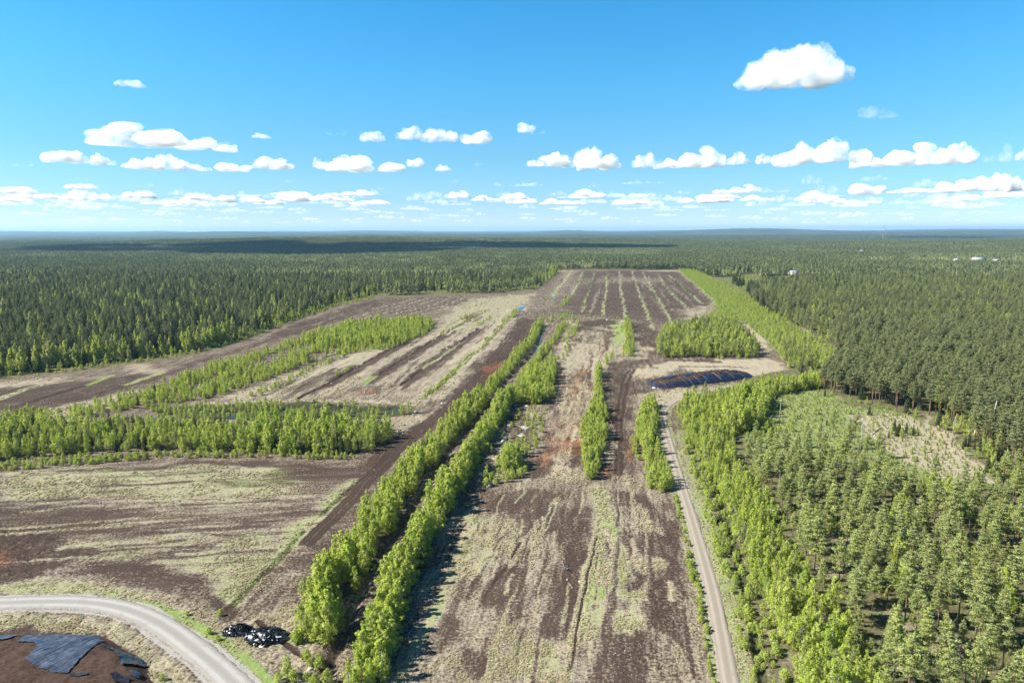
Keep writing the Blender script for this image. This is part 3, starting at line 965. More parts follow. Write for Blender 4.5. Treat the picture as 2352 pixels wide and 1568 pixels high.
def crown(name, clumps, rng, mat, per, leaf, flat=1.0, asp=1.0, spread_up=.4, shell=.55):
    """clumps: (x,y,z,rx,rz,tone)"""
    cl = np.array(clumps)
    n = len(cl)
    d = rng.normal(size=(n, per, 3))
    d /= np.linalg.norm(d, axis=2)[:, :, None]
    rad = shell + (1 - shell) * rng.random((n, per, 1)) ** .6
    rr = np.stack([cl[:, 3], cl[:, 3], cl[:, 4]], 1)[:, None, :]
    c = cl[:, None, :3] + d * rad * rr
    nm = d + rng.normal(size=d.shape) * .38 + np.array([0, 0, spread_up])
    nm[:, :, 2] *= flat
    sz = leaf * (.6 + .8 * rng.random((n, per)))
    V = quads(c.reshape(-1, 3), nm.reshape(-1, 3), sz.ravel(), rng, asp)
    tone = np.repeat(np.clip(cl[:, 5][:, None] + rng.normal(size=(n, per)) * .16, 0, 1).ravel(), 4)
    f = np.arange(len(V)).reshape(-1, 4)
    return V, f, np.stack([tone, tone, tone, tone * 0 + 1], 1), mat


def trunk_mb(h, r0, rng, bend=.02, top=.96, n=6):
    m = MB()
    ts = np.linspace(0, top, 6)
    a = rng.random() * 6.28
    pts = [(math.cos(a) * bend * h * math.sin(t * 2.6), math.sin(a) * bend * h * math.sin(t * 2.6), t * h - (.3 if t == 0 else 0)) for t in ts]
    m.tube(pts, [r0 * (1 - .82 * t) for t in ts], n)
    return m, pts


def limb(m, p, q, r):
    m.tube([p, ((p[0] + q[0]) / 2, (p[1] + q[1]) / 2, (p[2] + q[2]) / 2 + .08), q], [r, r * .7, r * .3], 4)


def gen_birch(seed, h=10.0, w=.17, base=.16, per=30, ncl=66, leaf=.26, mat=None):
    rng = np.random.default_rng(seed)
    tm, _ = trunk_mb(h, .011 * h, rng, .02)
    cl = []
    stems = [(0.0, 0.0, 1.0)] + [(rng.normal() * .075 * h, rng.normal() * .075 * h, rng.uniform(.62, .9)) for _ in range(rng.integers(1, 4))]
    for sx, sy, sh in stems[1:]:
        tm.tube([(sx * .2, sy * .2, -.2), (sx * .8, sy * .8, h * sh * .5), (sx, sy, h * sh * .93)], [.007 * h, .005 * h, .0015 * h], 5)
    wt = np.array([q[2] ** 2 * (1.6 if i == 0 else 1) for i, q in enumerate(stems)])
    for k in range(ncl):
        sx, sy, sh = stems[rng.choice(len(stems), p=wt / wt.sum())]
        u = ((k + rng.random()) / ncl) ** .95
        t = base + (sh - base) * u
        R = w * h * (1 - u ** 1.7) ** .9 * (.45 + .55 * min(1, u * 2.6)) * rng.uniform(.75, 1.2) + .012 * h
        a = k * 2.399 + rng.normal() * .5
        rr = R * (.25 + .75 * rng.random())
        f = min(1, .3 + t)
        x, y, z = sx * f + math.cos(a) * rr, sy * f + math.sin(a) * rr, t * h + rng.normal() * .02 * h
        s = h * (.042 + .034 * rng.random()) * (1.15 - .6 * u)
        cl.append((x, y, z, s, s * 1.45, .5 + rng.normal() * .22))
        if rr > .45 * R and k % 3 == 0:
            limb(tm, (sx * f, sy * f, max(.1 * h, z - rr * .9)), (x * .8, y * .8, z), .003 * h)
    return tm, crown('c', cl, rng, mat or M_BIRCH, per, leaf, 1, 1.0, .85, .15)


def gen_pine(seed, h=13.0, w=.135, base=.42, per=44, leaf=.36, ncl=50, bare=True, mat=None):
    rng = np.random.default_rng(seed)
    tm, _ = trunk_mb(h, .0115 * h, rng, .018)
    cl = []
    wh = max(7, int(ncl / 5))
    for i in range(wh):
        t = base + (1 - base) * (i + .3 * rng.random()) / wh
        u = (t - base) / (1 - base)
        R = w * h * ((1 - u) ** .85) * 1.12 * (.62 + .38 * min(1, u * 4)) * (.8 + .4 * rng.random()) + .015 * h
        nb = 5 if u < .75 else 3
        a0 = rng.random() * 6.28
        for j in range(nb):
            if rng.random() < .12 and u < .85:
                continue
            a = a0 + j * 6.283 / nb + rng.normal() * .25
            L = R * (.65 + .5 * rng.random())
            zz = t * h + L * (.10 + .22 * u) + rng.normal() * .12
            for q in ((.55, .95) if L > .08 * h else (.8,)):
                s = h * (.040 + .020 * rng.random()) * (1.15 - .5 * u)
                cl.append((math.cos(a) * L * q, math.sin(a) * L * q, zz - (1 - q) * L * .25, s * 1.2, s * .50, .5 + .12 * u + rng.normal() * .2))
            limb(tm, (0, 0, t * h - .1), (math.cos(a) * L * .6, math.sin(a) * L * .6, zz - .1 * L), .0035 * h)
    cl.append((0, 0, h * .985, h * .018, h * .035, .7))
    if bare:
        for j in range(7):
            t = base * (.45 + .55 * rng.random())
            a = rng.random() * 6.28
            L = h * (.04 + .06 * rng.random())
            limb(tm, (0, 0, t * h), (math.cos(a) * L, math.sin(a) * L, t * h - L * .2), .0022 * h)
    return tm, crown('c', cl, rng, mat or M_PINE, per, leaf, 1, .42, .8, .1)


def gen_spruce(seed, h=13.0, w=.15, per=11, leaf=.55, mat=None):
    rng = np.random.default_rng(seed)
    tm, _ = trunk_mb(h, .011 * h, rng, .006)
    cl = []
    lay = 17
    for i in range(lay):
        t = .05 + .93 * i / lay
        R = w * h * (1 - t) ** .85 * (.85 + .3 * rng.random()) + .008 * h
        nb = max(3, int(8 * (1 - t) + 2))
        a0 = rng.random() * 6.28
        for j in range(nb):
            a = a0 + 6.283 * j / nb + rng.normal() * .15
            L = R * (.75 + .4 * rng.random())
            for q in ((.45, .9) if L > .05 * h else (.7,)):
                s = h * .034 * (1.1 - .6 * t)
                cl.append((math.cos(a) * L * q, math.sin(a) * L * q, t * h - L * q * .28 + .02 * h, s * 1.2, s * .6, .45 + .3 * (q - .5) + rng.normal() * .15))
    cl.append((0, 0, h * .985, h * .008, h * .03, .6))
    return tm, crown('c', cl, rng, mat or M_SPRUCE, per, leaf, 1, .7, .9, .2)


def gen_shrub(seed, h=2.6, mat=None, leaf=.20, per=26, ncl=24, w=.36):
    rng = np.random.default_rng(seed)
    m = MB()
    cl = []
    for k in range(ncl):
        u = (k + .5) / ncl
        a = k * 2.399
        R = w * h * (1 - u ** 2) ** .5 * (.4 + .6 * rng.random())
        z = h * (.16 + .78 * u)
        s = h * (.085 + .05 * rng.random())
        cl.append((math.cos(a) * R, math.sin(a) * R, z, s, s * 1.2, .5 + rng.normal() * .18))
        if k % 4 == 0:
            m.tube([(rng.normal() * .06, rng.normal() * .06, -.15), (math.cos(a) * R * .5, math.sin(a) * R * .5, z * .6), (math.cos(a) * R, math.sin(a) * R, z)], [.03, .02, .008], 4)
    return m, crown('c', cl, rng, mat or M_SHRUB, per, leaf, 1, .9, .9, .2)


def gen_snagtree(seed, h=9.0):
    """leafless tree: trunk and fine bare twigs"""
    rng = np.random.default_rng(seed)
    tm, _ = trunk_mb(h, .011 * h, rng, .02)
    cl = []
    for k in range(34):
        t = .2 + .78 * (k + rng.random()) / 34
        R = .17 * h * (1 - ((t - .2) / .8) ** 2) + .01 * h
        a = k * 2.399
        rr = R * (.4 + .6 * rng.random())
        cl.append((math.cos(a) * rr, math.sin(a) * rr, t * h, h * .05, h * .06, .5 + rng.normal() * .15))
        limb(tm, (0, 0, t * h - rr * .8), (math.cos(a) * rr, math.sin(a) * rr, t * h), .0035 * h)
    return tm, crown('c', cl, rng, M_DEAD, 9, .3, 1, .22, .3, .2)


def gen_tuft(seed):
    rng = np.random.default_rng(seed)
    n = 26
    a = rng.random(n) * 6.28
    r = .30 * rng.random(n) ** .7
    c = np.stack([np.cos(a) * r, np.sin(a) * r, .10 + .10 * rng.random(n)], 1)
    nm = np.stack([np.cos(a + 1.3), np.sin(a + 1.3), 1.5 + rng.random(n) * 1.2], 1) + rng.normal(size=(n, 3)) * .3
    V = quads(c, nm, .24 + .22 * rng.random(n), rng, .5)
    V[:, 2] = np.maximum(V[:, 2], -.02)
    tone = np.repeat(rng.random(n), 4)
    return MB(), (V, np.arange(len(V)).reshape(-1, 4), np.stack([tone, tone, tone, tone * 0 + 1], 1), M_GRASS)


PROTO = {}      # kind -> list of (trunk mesh, crown mesh, height, joint object)


def joint(name, tm, cr, bark):
    V, f, tone, mat = cr
    nv = len(tm.v)
    verts = np.concatenate([np.array(tm.v, float).reshape(-1, 3), V]) if nv else V
    faces = list(tm.f) + [tuple(q) for q in (f + nv)]
    at = np.concatenate([np.full((nv, 4), .5), tone]) if nv else tone
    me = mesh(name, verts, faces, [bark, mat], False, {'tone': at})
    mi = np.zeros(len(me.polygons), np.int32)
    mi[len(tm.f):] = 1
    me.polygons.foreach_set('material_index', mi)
    return me


def proto(kind, h, tm, cr, bark):
    V, f, tone, mat = cr
    t_me = tm.mesh(kind + '_trunk', bark, True) if tm.v else None
    c_me = mesh(kind + '_crown', V, f, mat, False, {'tone': tone})
    o = bpy.data.objects.new('%s_%02d' % (kind, len(PROTO.setdefault(kind, []))), joint(kind, tm, cr, bark))
    PROTO[kind].append((t_me, c_me, h, o))


for k in range(7):
    proto('birch', 10, *gen_birch(100 + k, 10, .20 + .02 * (k % 4), .06 + .03 * (k % 3)), M_BBARK)
for k in range(4):
    proto('tall_birch', 16, *gen_birch(140 + k, 16, .185, .14, 34, 80, .48, M_BIRCHF), M_BBARK)
for k in range(8):
    proto('pine', 13, *gen_pine(200 + k, 13, .125 + .018 * (k % 4), .30 + .06 * (k % 4)), M_PBARK)
for k in range(5):
    proto('tall_pine', 18, *gen_pine(240 + k, 18, .15 + .014 * k, .46 + .03 * (k % 3), 36, .52, 50, True, M_PINET), M_PBARK)
for k in range(5):
    proto('spruce', 13, *gen_spruce(300 + k, 13, .155 + .018 * (k % 3)), M_SBARK)
for k in range(5):
    proto('shrub', 2.6, *gen_shrub(400 + k), M_SBARK)
for k in range(4):
    proto('seedling', 1.6, *gen_shrub(440 + k, 1.6, M_SEED, .24, 10, 14, .24), M_SBARK)
for k in range(2):
    proto('bare', 9, *gen_snagtree(460 + k), M_SNAG)
for k in range(4):
    proto('tuft', .35, *gen_tuft(480 + k), M_GRASS)


# ------------------------------------------------------------------ planting
TREES = []      # dicts: kind,x,y,h,rot,region


def scatter(P, spacing, rng, jitter=.45):
    lo, hi = P.min(0), P.max(0)
    gx, gy = np.meshgrid(np.arange(lo[0], hi[0] + spacing, spacing), np.arange(lo[1], hi[1] + spacing, spacing))
    x = gx.ravel() + (rng.random(gx.size) - .5) * 2 * jitter * spacing
    y = gy.ravel() + (rng.random(gx.size) - .5) * 2 * jitter * spacing
    m = inside(x, y, P)
    return x[m], y[m]


RT = np.random.default_rng(99)


def plant(x, y, kinds, hr, region, rot=None):
    """kinds: list of (kind, weight)"""
    n = len(x)
    if n == 0:
        return
    names = [k for k, _ in kinds]
    w = np.array([q for _, q in kinds], float)
    pick = RT.choice(len(names), n, p=w / w.sum())
    rag = .50 + .74 * fbm(np.asarray(x), np.asarray(y), 13, 3, 51)
    for i in range(n):
        k = names[pick[i]]
        lo, hi = hr[k] if isinstance(hr, dict) else hr
        hh = (lo + (hi - lo) * RT.random() ** 1.3) * (rag[i] if k == 'birch' and n > 3 else 1)
        TREES.append((k, float(x[i]), float(y[i]), hh, RT.random() * 6.283, region))


def fill(px, spacing, kinds, hr, region, wiggle=0):
    P = GP(px)
    x, y = scatter(P, spacing, RT)
    plant(x, y, kinds, hr, region)


def along(px, spacing, width, kinds, hr, region, taper=None):
    P = GP(px)
    seg = np.hypot(*np.diff(P, axis=0).T)
    cum = np.concatenate([[0], np.cumsum(seg)])
    n = int(cum[-1] / spacing)
    t = (np.arange(n) + RT.random(n)) * spacing
    t = t[t < cum[-1]]
    i = np.clip(np.searchsorted(cum, t, 'right') - 1, 0, len(P) - 2)
    u = ((t - cum[i]) / seg[i])[:, None]
    p = P[i] * (1 - u) + P[i + 1] * u
    d = (P[i + 1] - P[i]) / seg[i][:, None]
    off = (RT.random(len(t)) - .5) * width
    x, y = p[:, 0] - d[:, 1] * off, p[:, 1] + d[:, 0] * off
    plant(x, y, kinds, hr, region)


B, PN, TP, SP, SH, TB = 'birch', 'pine', 'tall_pine', 'spruce', 'shrub', 'tall_birch'
# hedge rows either side of the long ditch
ROW_A = [(735, 1480), (768, 1400), (800, 1335), (880, 1205), (945, 1105), (1028, 1008), (1110, 922), (1165, 858), (1222, 790), (1248, 744)]
ROW_B = [(852, 1560), (880, 1450), (905, 1380), (945, 1298), (988, 1212), (1035, 1135), (1082, 1062), (1125, 990), (1165, 925), (1205, 862), (1250, 806), (1278, 768), (1292, 745)]
along(shift(ROW_A[:7], -6), .85, 9.5, [(B, 8), (PN, .5), (SP, .35)], {B: (6.5, 11.5), PN: (6, 8.5), SP: (5, 8)}, 'row_a')
along(shift(ROW_A[6:], -4), 1.3, 6.0, [(B, 8), (SH, 1)], {B: (5.5, 9.5), SH: (2, 3)}, 'row_a')
along(shift(ROW_A[:6], -34, 4), 1.5, 5.0, [(B, 3), (SH, 2)], {B: (4, 8), SH: (2, 3.4)}, 'row_a')
along(ROW_B[:9], .85, 6.0, [(B, 10), (PN, .25), (SP, .15)], {B: (7, 11.5), PN: (6, 9), SP: (6, 9)}, 'row_b')
along(shift(ROW_B[8:], 4), 1.8, 5.0, [(B, 6), (SH, 2)], {B: (5, 9), SH: (2, 3.2)}, 'row_b')
fill([(1048, 985), (1062, 1000), (1048, 1030), (1032, 1020)], 3.0, [(PN, 2), (SP, 1)], (7, 9.5), 'row_b')
along(ROW_B[:9], 2.0, 8.0, [(SH, 1)], {SH: (1.6, 3)}, 'row_b')
fill([(700, 1590), (650, 1560), (700, 1500), (742, 1480), (770, 1520), (740, 1600)], 3.0, [(B, 1), (SH, 3)], {B: (3, 6), SH: (1.8, 3.2)}, 'row_a')
plant(*[np.array([q]) for q in G(700, 1392)], [(PN, 1)], (7.4, 7.6), 'row_a')
fill([(780, 1600), (800, 1530), (845, 1540), (870, 1600)], 2.6, [(B, 1)], (5, 8), 'row_b')
# tall cluster at the top of the rocky patch and its bushes
fill([(1192, 925), (1212, 870), (1240, 850), (1272, 865), (1272, 915), (1235, 932)], 3.6, [(B, 1)], (7.5, 11.5), 'rocky')
fill([(1115, 1122), (1112, 1096), (1160, 1082), (1205, 1062), (1204, 1098), (1150, 1110)], 3.2, [(SH, 3), (B, 1)], {SH: (2, 3.4), B: (3.5, 5)}, 'rocky')
fill([(1150, 1085), (1163, 1045), (1190, 1042), (1192, 1075)], 2.6, [(B, 1)], (6.5, 10), 'rocky')
fill([(1090, 1110), (1140, 1000), (1190, 945), (1255, 935), (1240, 1010), (1205, 1095)], 6.0, [(SH, 4), (B, 1)], {SH: (1.0, 2.6), B: (3.5, 6)}, 'rocky')
along([(1205, 1050), (1230, 1000), (1250, 960)], 4.5, 5, [(B, 1), (SH, 2)], {B: (4, 8), SH: (1.6, 3)}, 'rocky')
along([(1180, 960), (1215, 968), (1225, 990)], 4.0, 4, [(B, 2), (SH, 2)], {B: (5, 8), SH: (1.6, 3)}, 'rocky')
along([(1295, 748), (1310, 760), (1300, 800), (1280, 830)], 6, 8, [(B, 1), (SH, 2)], {B: (5, 9), SH: (1.6, 3)}, 'rocky')
along([(1262, 830), (1270, 850), (1268, 870)], 4, 5, [(B, 1)], (6, 9), 'rocky')
fill([(1240, 728), (1300, 722), (1330, 728), (1320, 736), (1250, 740)], 6.5, [(B, 1), (SH, 2)], {B: (4, 7), SH: (2, 3.4)}, 'rocky')
along([(1325, 730), (1360, 726), (1410, 730), (1435, 736)], 5, 8, [(SH, 1)], (1.6, 3.2), 'rocky')
along([(1328, 742), (1320, 760), (1312, 775)], 4.5, 5, [(SH, 2), (B, 1)], {B: (4, 6), SH: (2, 3.4)}, 'rocky')
# middle hedge
fill([(1352, 1104), (1340, 1060), (1335, 1010), (1340, 975), (1362, 930), (1368, 900), (1371, 862), (1378, 862), (1382, 910), (1391, 955), (1392, 1010), (1378, 1060), (1366, 1104)], 2.3, [(B, 1)], (5.2, 8.6), 'mid')
along([(1374, 868), (1375, 845)], 3, 3, [(B, 1)], (5, 8), 'mid')
along([(1360, 1105), (1360, 1070)], 2.2, 4, [(B, 1)], (4.5, 7), 'mid')
along([(1380, 838), (1400, 826), (1420, 820)], 4, 7, [(B, 1)], (5, 8), 'mid')
fill([(1428, 818), (1440, 790), (1432, 760), (1440, 742), (1448, 750), (1456, 790), (1458, 815), (1440, 822)], 4.2, [(B, 1)], (6.5, 10), 'mid')
along([(1415, 742), (1430, 748), (1420, 770)], 6, 5, [(SH, 1)], (1.5, 3), 'mid')
# strip left of the east road
fill([(1462, 1010), (1466, 950), (1482, 930), (1502, 930), (1508, 965), (1500, 1020), (1478, 1030)], 2.4, [(B, 1)], (6, 9), 'road')
fill([(1490, 1120), (1480, 1070), (1478, 1030), (1500, 1020), (1520, 1060), (1542, 1110), (1548, 1135), (1520, 1132)], 2.6, [(B, 3), (SH, 1)], {B: (5, 8.5), SH: (2, 3)}, 'road')
along([(1455, 1010), (1465, 1060)], 3, 2, [(B, 1), (SH, 1)], {B: (4, 6), SH: (2, 3)}, 'road')
along([(1550, 1140), (1568, 1200), (1584, 1280), (1604, 1370), (1628, 1480), (1640, 1580)], 1.0, 2.0, [(SH, 1)], (.9, 1.9), 'road')
# grove right of the field
fill([(1514, 822), (1510, 790), (1530, 765), (1580, 752), (1640, 742), (1680, 752), (1720, 785), (1746, 815), (1740, 822)], 4.0, [(B, 4), (PN, 3), (SP, .6)], {B: (8, 14), PN: (8, 13), SP: (7, 12)}, 'grove')
along([(1640, 824), (1740, 820)], 3, 8, [(SH, 1)], (2, 3.6), 'grove')
fill([(1590, 740), (1640, 728), (1690, 735), (1700, 750), (1640, 748)], 5.5, [(B, 1)], (5, 9), 'grove')
# belt of young birch along the far field
fill(BELT, 4.2, [(B, 3), (SH, 4)], {B: (4, 7.5), SH: (2, 3.6)}, 'belt')
fill([(1780, 812), (1800, 790), (1850, 815), (1880, 850), (1850, 865), (1815, 850)], 4.6, [(PN, 2), (B, 2), (SP, .5)], {PN: (7, 12), B: (6, 10), SP: (6, 9)}, 'belt')
along([(1700, 690), (1790, 745), (1870, 800), (1930, 850)], 5, 26, [(B, 4), (SH, 3)], {B: (5, 9), SH: (2, 3.6)}, 'belt')
# birches along the east road
RB = [(1552, 960), (1580, 922), (1640, 905), (1720, 893), (1770, 880), (1890, 872), (1890, 892), (1800, 902), (1755, 925), (1738, 962), (1706, 990), (1680, 1010), (1690, 1060), (1712, 1110), (1760, 1170),
      (1790, 1230), (1830, 1290), (1860, 1350), (1905, 1405), (1960, 1470), (2000, 1530), (2010, 1640), (1835, 1640), (1800, 1500), (1760, 1400), (1710, 1280), (1672, 1180), (1640, 1110), (1610, 1050), (1580, 1000)]
fill(RB, 2.7, [(B, 9), (SH, 2.2), (PN, .3), ('bare', .35)], {B: (5.0, 9.5), SH: (1.8, 3.4), PN: (6, 9), 'bare': (5, 8)}, 'roadbirch')
fill([(1660, 985), (1680, 930), (1740, 915), (1770, 935), (1740, 985), (1690, 1000)], 3.4, [(B, 1)], (9, 13), 'roadbirch')
fill([(1740, 912), (1800, 885), (1885, 866), (1890, 885), (1800, 905)], 3.6, [(B, 1)], (6, 10), 'roadbirch')
along([(1585, 1010), (1610, 1080), (1640, 1170), (1680, 1290), (1722, 1420), (1760, 1540), (1775, 1600)], 1.0, 8.0, [(SH, 4), (B, .9)], {SH: (1.4, 3.0), B: (3, 5.5)}, 'roadbirch')
# pine wood on the right
RPW = [(1700, 1110), (1695, 1062), (1800, 1058), (1950, 1070), (2050, 1108), (2200, 1135), (2270, 1145), (2320, 1100), (2460, 1110), (2520, 1300), (2560, 1660), (2000, 1660), (2010, 1530), (1960, 1460), (1900, 1400), (1860, 1340), (1800, 1240), (1760, 1170), (1720, 1120)]
fill(RPW, 5.1, [(PN, 10), (SP, .25), (B, 1.8), ('bare', .25)], {PN: (7, 16), SP: (5, 10), B: (6, 10), 'bare': (7, 10)}, 'pinewood')
fill(RPW, 4.6, [('seedling', 3), (SH, 2)], {'seedling': (.8, 2.2), SH: (1, 2.2)}, 'pinewood')
for a, b, hh in ((1850, 1010, 12), (1912, 985, 13), (1948, 1012, 13), (2018, 1032, 12), (1880, 1018, 12), (1962, 1002, 13), (1735, 1010, 12), (1765, 1030, 11), (1800, 1035, 13), (1715, 1040, 12), (1990, 1045, 12)):
    plant(*[np.array([q]) for q in G(a, b + 20)], [(PN, 1)], (hh, hh + .5), 'pinewood')
fill([(1650, 644), (1725, 632), (1750, 650), (1735, 685), (1695, 668)], 7, [(SH, 1)], (1.5, 3.2), 'belt')
fill(CLEARING, 9.0, [(SH, 3), (B, 1), (PN, .6), (SP, .4)], {SH: (1, 2.4), B: (3, 6), PN: (3, 8), SP: (3, 6)}, 'clearing')
fill(CLEARING, 2.6, [('seedling', 1)], (.6, 1.7), 'clearing')
fill([(1690, 1000), (1750, 960), (1790, 990), (1740, 1020)], 3, [(SH, 3), (B, 1)], {SH: (1.4, 3), B: (4, 6)}, 'clearing')
fill([(2040, 990), (2080, 985), (2100, 1000), (2060, 1005)], 3.5, [(B, 2), (SP, 1)], {B: (4, 6), SP: (4, 6.5)}, 'clearing')
# dark spruces at the rim of the clearing
along([(2050, 945), (2100, 955), (2140, 970), (2190, 990)], 3.4, 7, [(SP, 4), (B, 1)], {SP: (5, 9.5), B: (6, 9)}, 'rim')
along([(2190, 990), (2230, 1030), (2265, 1072), (2300, 1110)], 2.8, 7, [(SP, 4), (B, 1.5)], {SP: (4, 8), B: (6, 9)}, 'rim')
along([(1900, 905), (1960, 925), (2040, 942), (2100, 950)], 4.5, 8, [(B, 4), (SH, 3), (SP, .7)], {B: (4, 8), SH: (1.5, 3), SP: (4, 6)}, 'rim')
along([(2120, 930), (2200, 955), (2290, 1030), (2352, 1090)], 4.5, 16, [(B, 4), (SP, 1)], {B: (7, 12), SP: (5, 9)}, 'rim')
# mature pines behind the clearing
MAT = [(1885, 895), (1900, 850), (1960, 830), (1900, 780), (1930, 760), (2100, 770), (2400, 760), (2560, 900), (2560, 1150), (2420, 1110), (2300, 1060), (2210, 985), (2150, 955), (2060, 935), (1960, 915)]
fill(MAT, 5.4, [(TP, 8), (PN, 1.5), (SP, .8), (B, .7)], {TP: (14.5, 19), PN: (9, 13), SP: (8, 14), B: (7, 12)}, 'mature')
along([(1895, 895), (1960, 913), (2060, 935), (2150, 955), (2210, 985), (2300, 1060)], 5.5, 9, [(TP, 1)], (15, 19), 'mature')
# right forest further out
RF1 = [(1770, 722), (1900, 790), (1960, 830), (1900, 780), (1930, 765), (2100, 772), (2400, 765), (2520, 760), (2560, 700), (2200, 690), (1900, 690), (1730, 690)]
fill(RF1, 6.0, [(PN, 8), (TP, 2.5), (SP, .9), (B, 1.3)], {PN: (9, 14), TP: (14, 19), SP: (10, 17), B: (9, 14)}, 'rightforest')
fill([(1730, 692), (1720, 668), (1740, 655), (1820, 648), (2000, 645), (2560, 640), (2560, 702), (2200, 692), (1900, 692)], 7.5, [(PN, 9), (TP, 3), (SP, 1.6), (B, 1.3)], {PN: (11, 16), TP: (14, 19), SP: (12, 20), B: (9, 13)}, 'rightforest')
along([(1724, 668), (1740, 692), (1780, 724)], 4.0, 12, [(SP, 3), (TP, 2)], {SP: (15, 20), TP: (15, 19)}, 'rightforest')
along([(1690, 645), (1700, 660)], 10, 15, [(SP, 1)], (14, 18), 'rightforest')
# left forest and its birch rim
L_EDGE = [(-120, 880), (0, 862), (180, 843), (300, 826), (430, 808), (520, 786), (640, 742), (760, 700), (860, 677), (1000, 671), (1140, 667), (1226, 660), (1256, 638), (1282, 617)]
L_FOR = L_EDGE + [(1282, 613), (1240, 640), (1000, 640), (600, 640), (0, 640), (-160, 640)]
along(shift(L_EDGE[:9], 0, 5), 2.6, 10, [(SH, 5), (B, 1)], {SH: (1.6, 3.6), B: (3, 5)}, 'leftrim')
along(shift(L_EDGE[8:], 0, 3), 4.0, 16, [(SH, 5), (B, 1)], {SH: (2, 4), B: (3, 6)}, 'leftrim')
along(shift(L_EDGE[:6], 0, -4), 2.4, 16, [(TB, 7), (SP, .7)], {TB: (10, 17), SP: (10, 15)}, 'leftrim')
along(shift(L_EDGE[:9], 0, -1), 4.5, 10, [(B, 1)], (5, 9), 'leftrim')
along(shift(L_EDGE[:7], 0, -12), 9, 30, [(TB, 7), (SP, 1)], {TB: (13, 19), SP: (12, 18)}, 'leftrim')
along(shift(L_EDGE[5:9], 0, -4), 5.0, 12, [(TB, 3), (SP, 2), (TP, 2)], {TB: (10, 15), SP: (9, 15), TP: (13, 16)}, 'leftrim')
along(shift(L_EDGE[8:], 0, -3), 6.0, 26, [(TB, 6), (SP, 1), (TP, 1)], {TB: (11, 18), SP: (10, 16), TP: (13, 17)}, 'leftrim')
fill(shift(L_FOR[:14], 0, -5) + L_FOR[14:], 7.0, [(TP, 6), (SP, 4.2), (PN, 3), (TB, 1.7)], {TP: (12.5, 18.5), SP: (9, 21.5), PN: (9, 15), TB: (11, 17)}, 'leftforest')
fill([(330, 822), (420, 806), (470, 796), (440, 775), (350, 790)], 5, [(SH, 1), (B, 2)], {SH: (2, 4), B: (4, 8)}, 'leftrim')
# far end of the field
along([(1282, 612), (1420, 613), (1560, 614)], 5, 60, [(TP, 5), (SP, 3), (PN, 3), (TB, 1)], {TP: (13, 17), SP: (10, 16), PN: (10, 14), TB: (10, 14)}, 'farend')
# birch belt in the strip fields
BB = [(150, 962), (180, 945), (330, 908), (430, 872), (490, 842), (560, 822), (620, 808), (700, 778), (790, 752), (880, 742), (985, 738), (1000, 748), (985, 765), (900, 800), (850, 806), (760, 816), (690, 842), (600, 878), (560, 892), (480, 916), (320, 935), (160, 968)]
fill(BB, 3.4, [(B, 9), (SH, 2.5), (SP, .15)], {B: (4, 8.6), SH: (2, 3.8), SP: (4, 7)}, 'birchbelt')
fill([(700, 778), (790, 755), (880, 745), (985, 740), (995, 752), (900, 790), (800, 800), (720, 810)], 4.6, [(B, 1)], (8, 11.5), 'birchbelt')
along([(578, 912), (640, 888), (680, 866), (740, 838), (800, 812), (825, 806)], 2.6, 6, [(SH, 3), (B, 2)], {SH: (2, 3.4), B: (3.5, 5.5)}, 'birchbelt')
along([(880, 800), (930, 782), (980, 764)], 3.0, 9, [(B, 3), (SH, 2)], {B: (4, 6), SH: (2, 3.4)}, 'birchbelt')
along([(770, 864), (800, 850), (822, 840)], 3, 4, [(SH, 1)], (1.4, 2.6), 'birchbelt')
for q, n_ in ((D4, 2.2), ([(975, 912), (1015, 884), (1045, 852)], 2.0)):
    along(q, n_, 3.0, [(SH, 1)], (1.0, 2.3), 'strips')
along([(1005, 770), (1045, 752), (1085, 732), (1120, 712)], 3.5, 5, [(SH, 1)], (1.2, 2.4), 'strips')
along([(1060, 735), (1075, 724)], 4, 6, [(SH, 1), (B, 1)], {SH: (2, 3), B: (4, 6)}, 'strips')
along([(1100, 748), (1130, 730)], 3.5, 6, [(SH, 2), (B, 1)], {SH: (2, 3), B: (4, 5)}, 'strips')
along([(1155, 744), (1175, 728), (1190, 714)], 3.2, 6, [(B, 2), (SH, 1)], {SH: (2, 3), B: (4, 7)}, 'strips')
along([(1118, 782), (1124, 776)], 2.5, 4, [(SH, 1)], (2, 3), 'strips')
along([(1290, 705), (1300, 695), (1310, 685)], 3.5, 7, [(B, 1), (SH, 1)], {B: (5, 9), SH: (2, 3)}, 'strips')
along([(1255, 690), (1262, 684)], 5, 8, [(SH, 1)], (1.6, 3), 'strips')
along([(900, 692), (960, 682), (1060, 676)], 9, 14, [(SH, 1)], (1.2, 2.2), 'strips')
along([(1060, 712), (1120, 694), (1180, 680)], 4, 9, [(SH, 1)], (.8, 1.8), 'strips')
# wetland bushes and the lower grove
fill([(330, 938), (560, 930), (640, 932), (700, 955), (640, 966), (420, 962)], 4.0, [(SH, 3), (B, 2)], {SH: (1.8, 3.4), B: (4, 7)}, 'wetland')
fill([(640, 930), (900, 930), (960, 940), (900, 965), (660, 966)], 7.0, [(SH, 3), (B, 2)], {SH: (1.6, 3.2), B: (4, 7)}, 'wetland')
along([(560, 928), (700, 924), (840, 928)], 4.5, 6, [(SH, 1)], (1.2, 2.4), 'wetland')
along([(925, 952), (945, 945)], 2.5, 5, [(B, 1)], (5, 7), 'wetland')
LG = [(-60, 1062), (0, 1056), (200, 1042), (330, 1035), (560, 1038), (800, 1044), (850, 1040), (900, 1002), (892, 988), (700, 985), (500, 985), (300, 985), (120, 985), (-60, 985)]
fill(LG, 2.8, [(B, 6), (SP, 1.5), (PN, 2.0), (SH, 1)], {B: (6.5, 11), SP: (5, 9), PN: (6, 9.5), SH: (2, 3.5)}, 'grovewest')
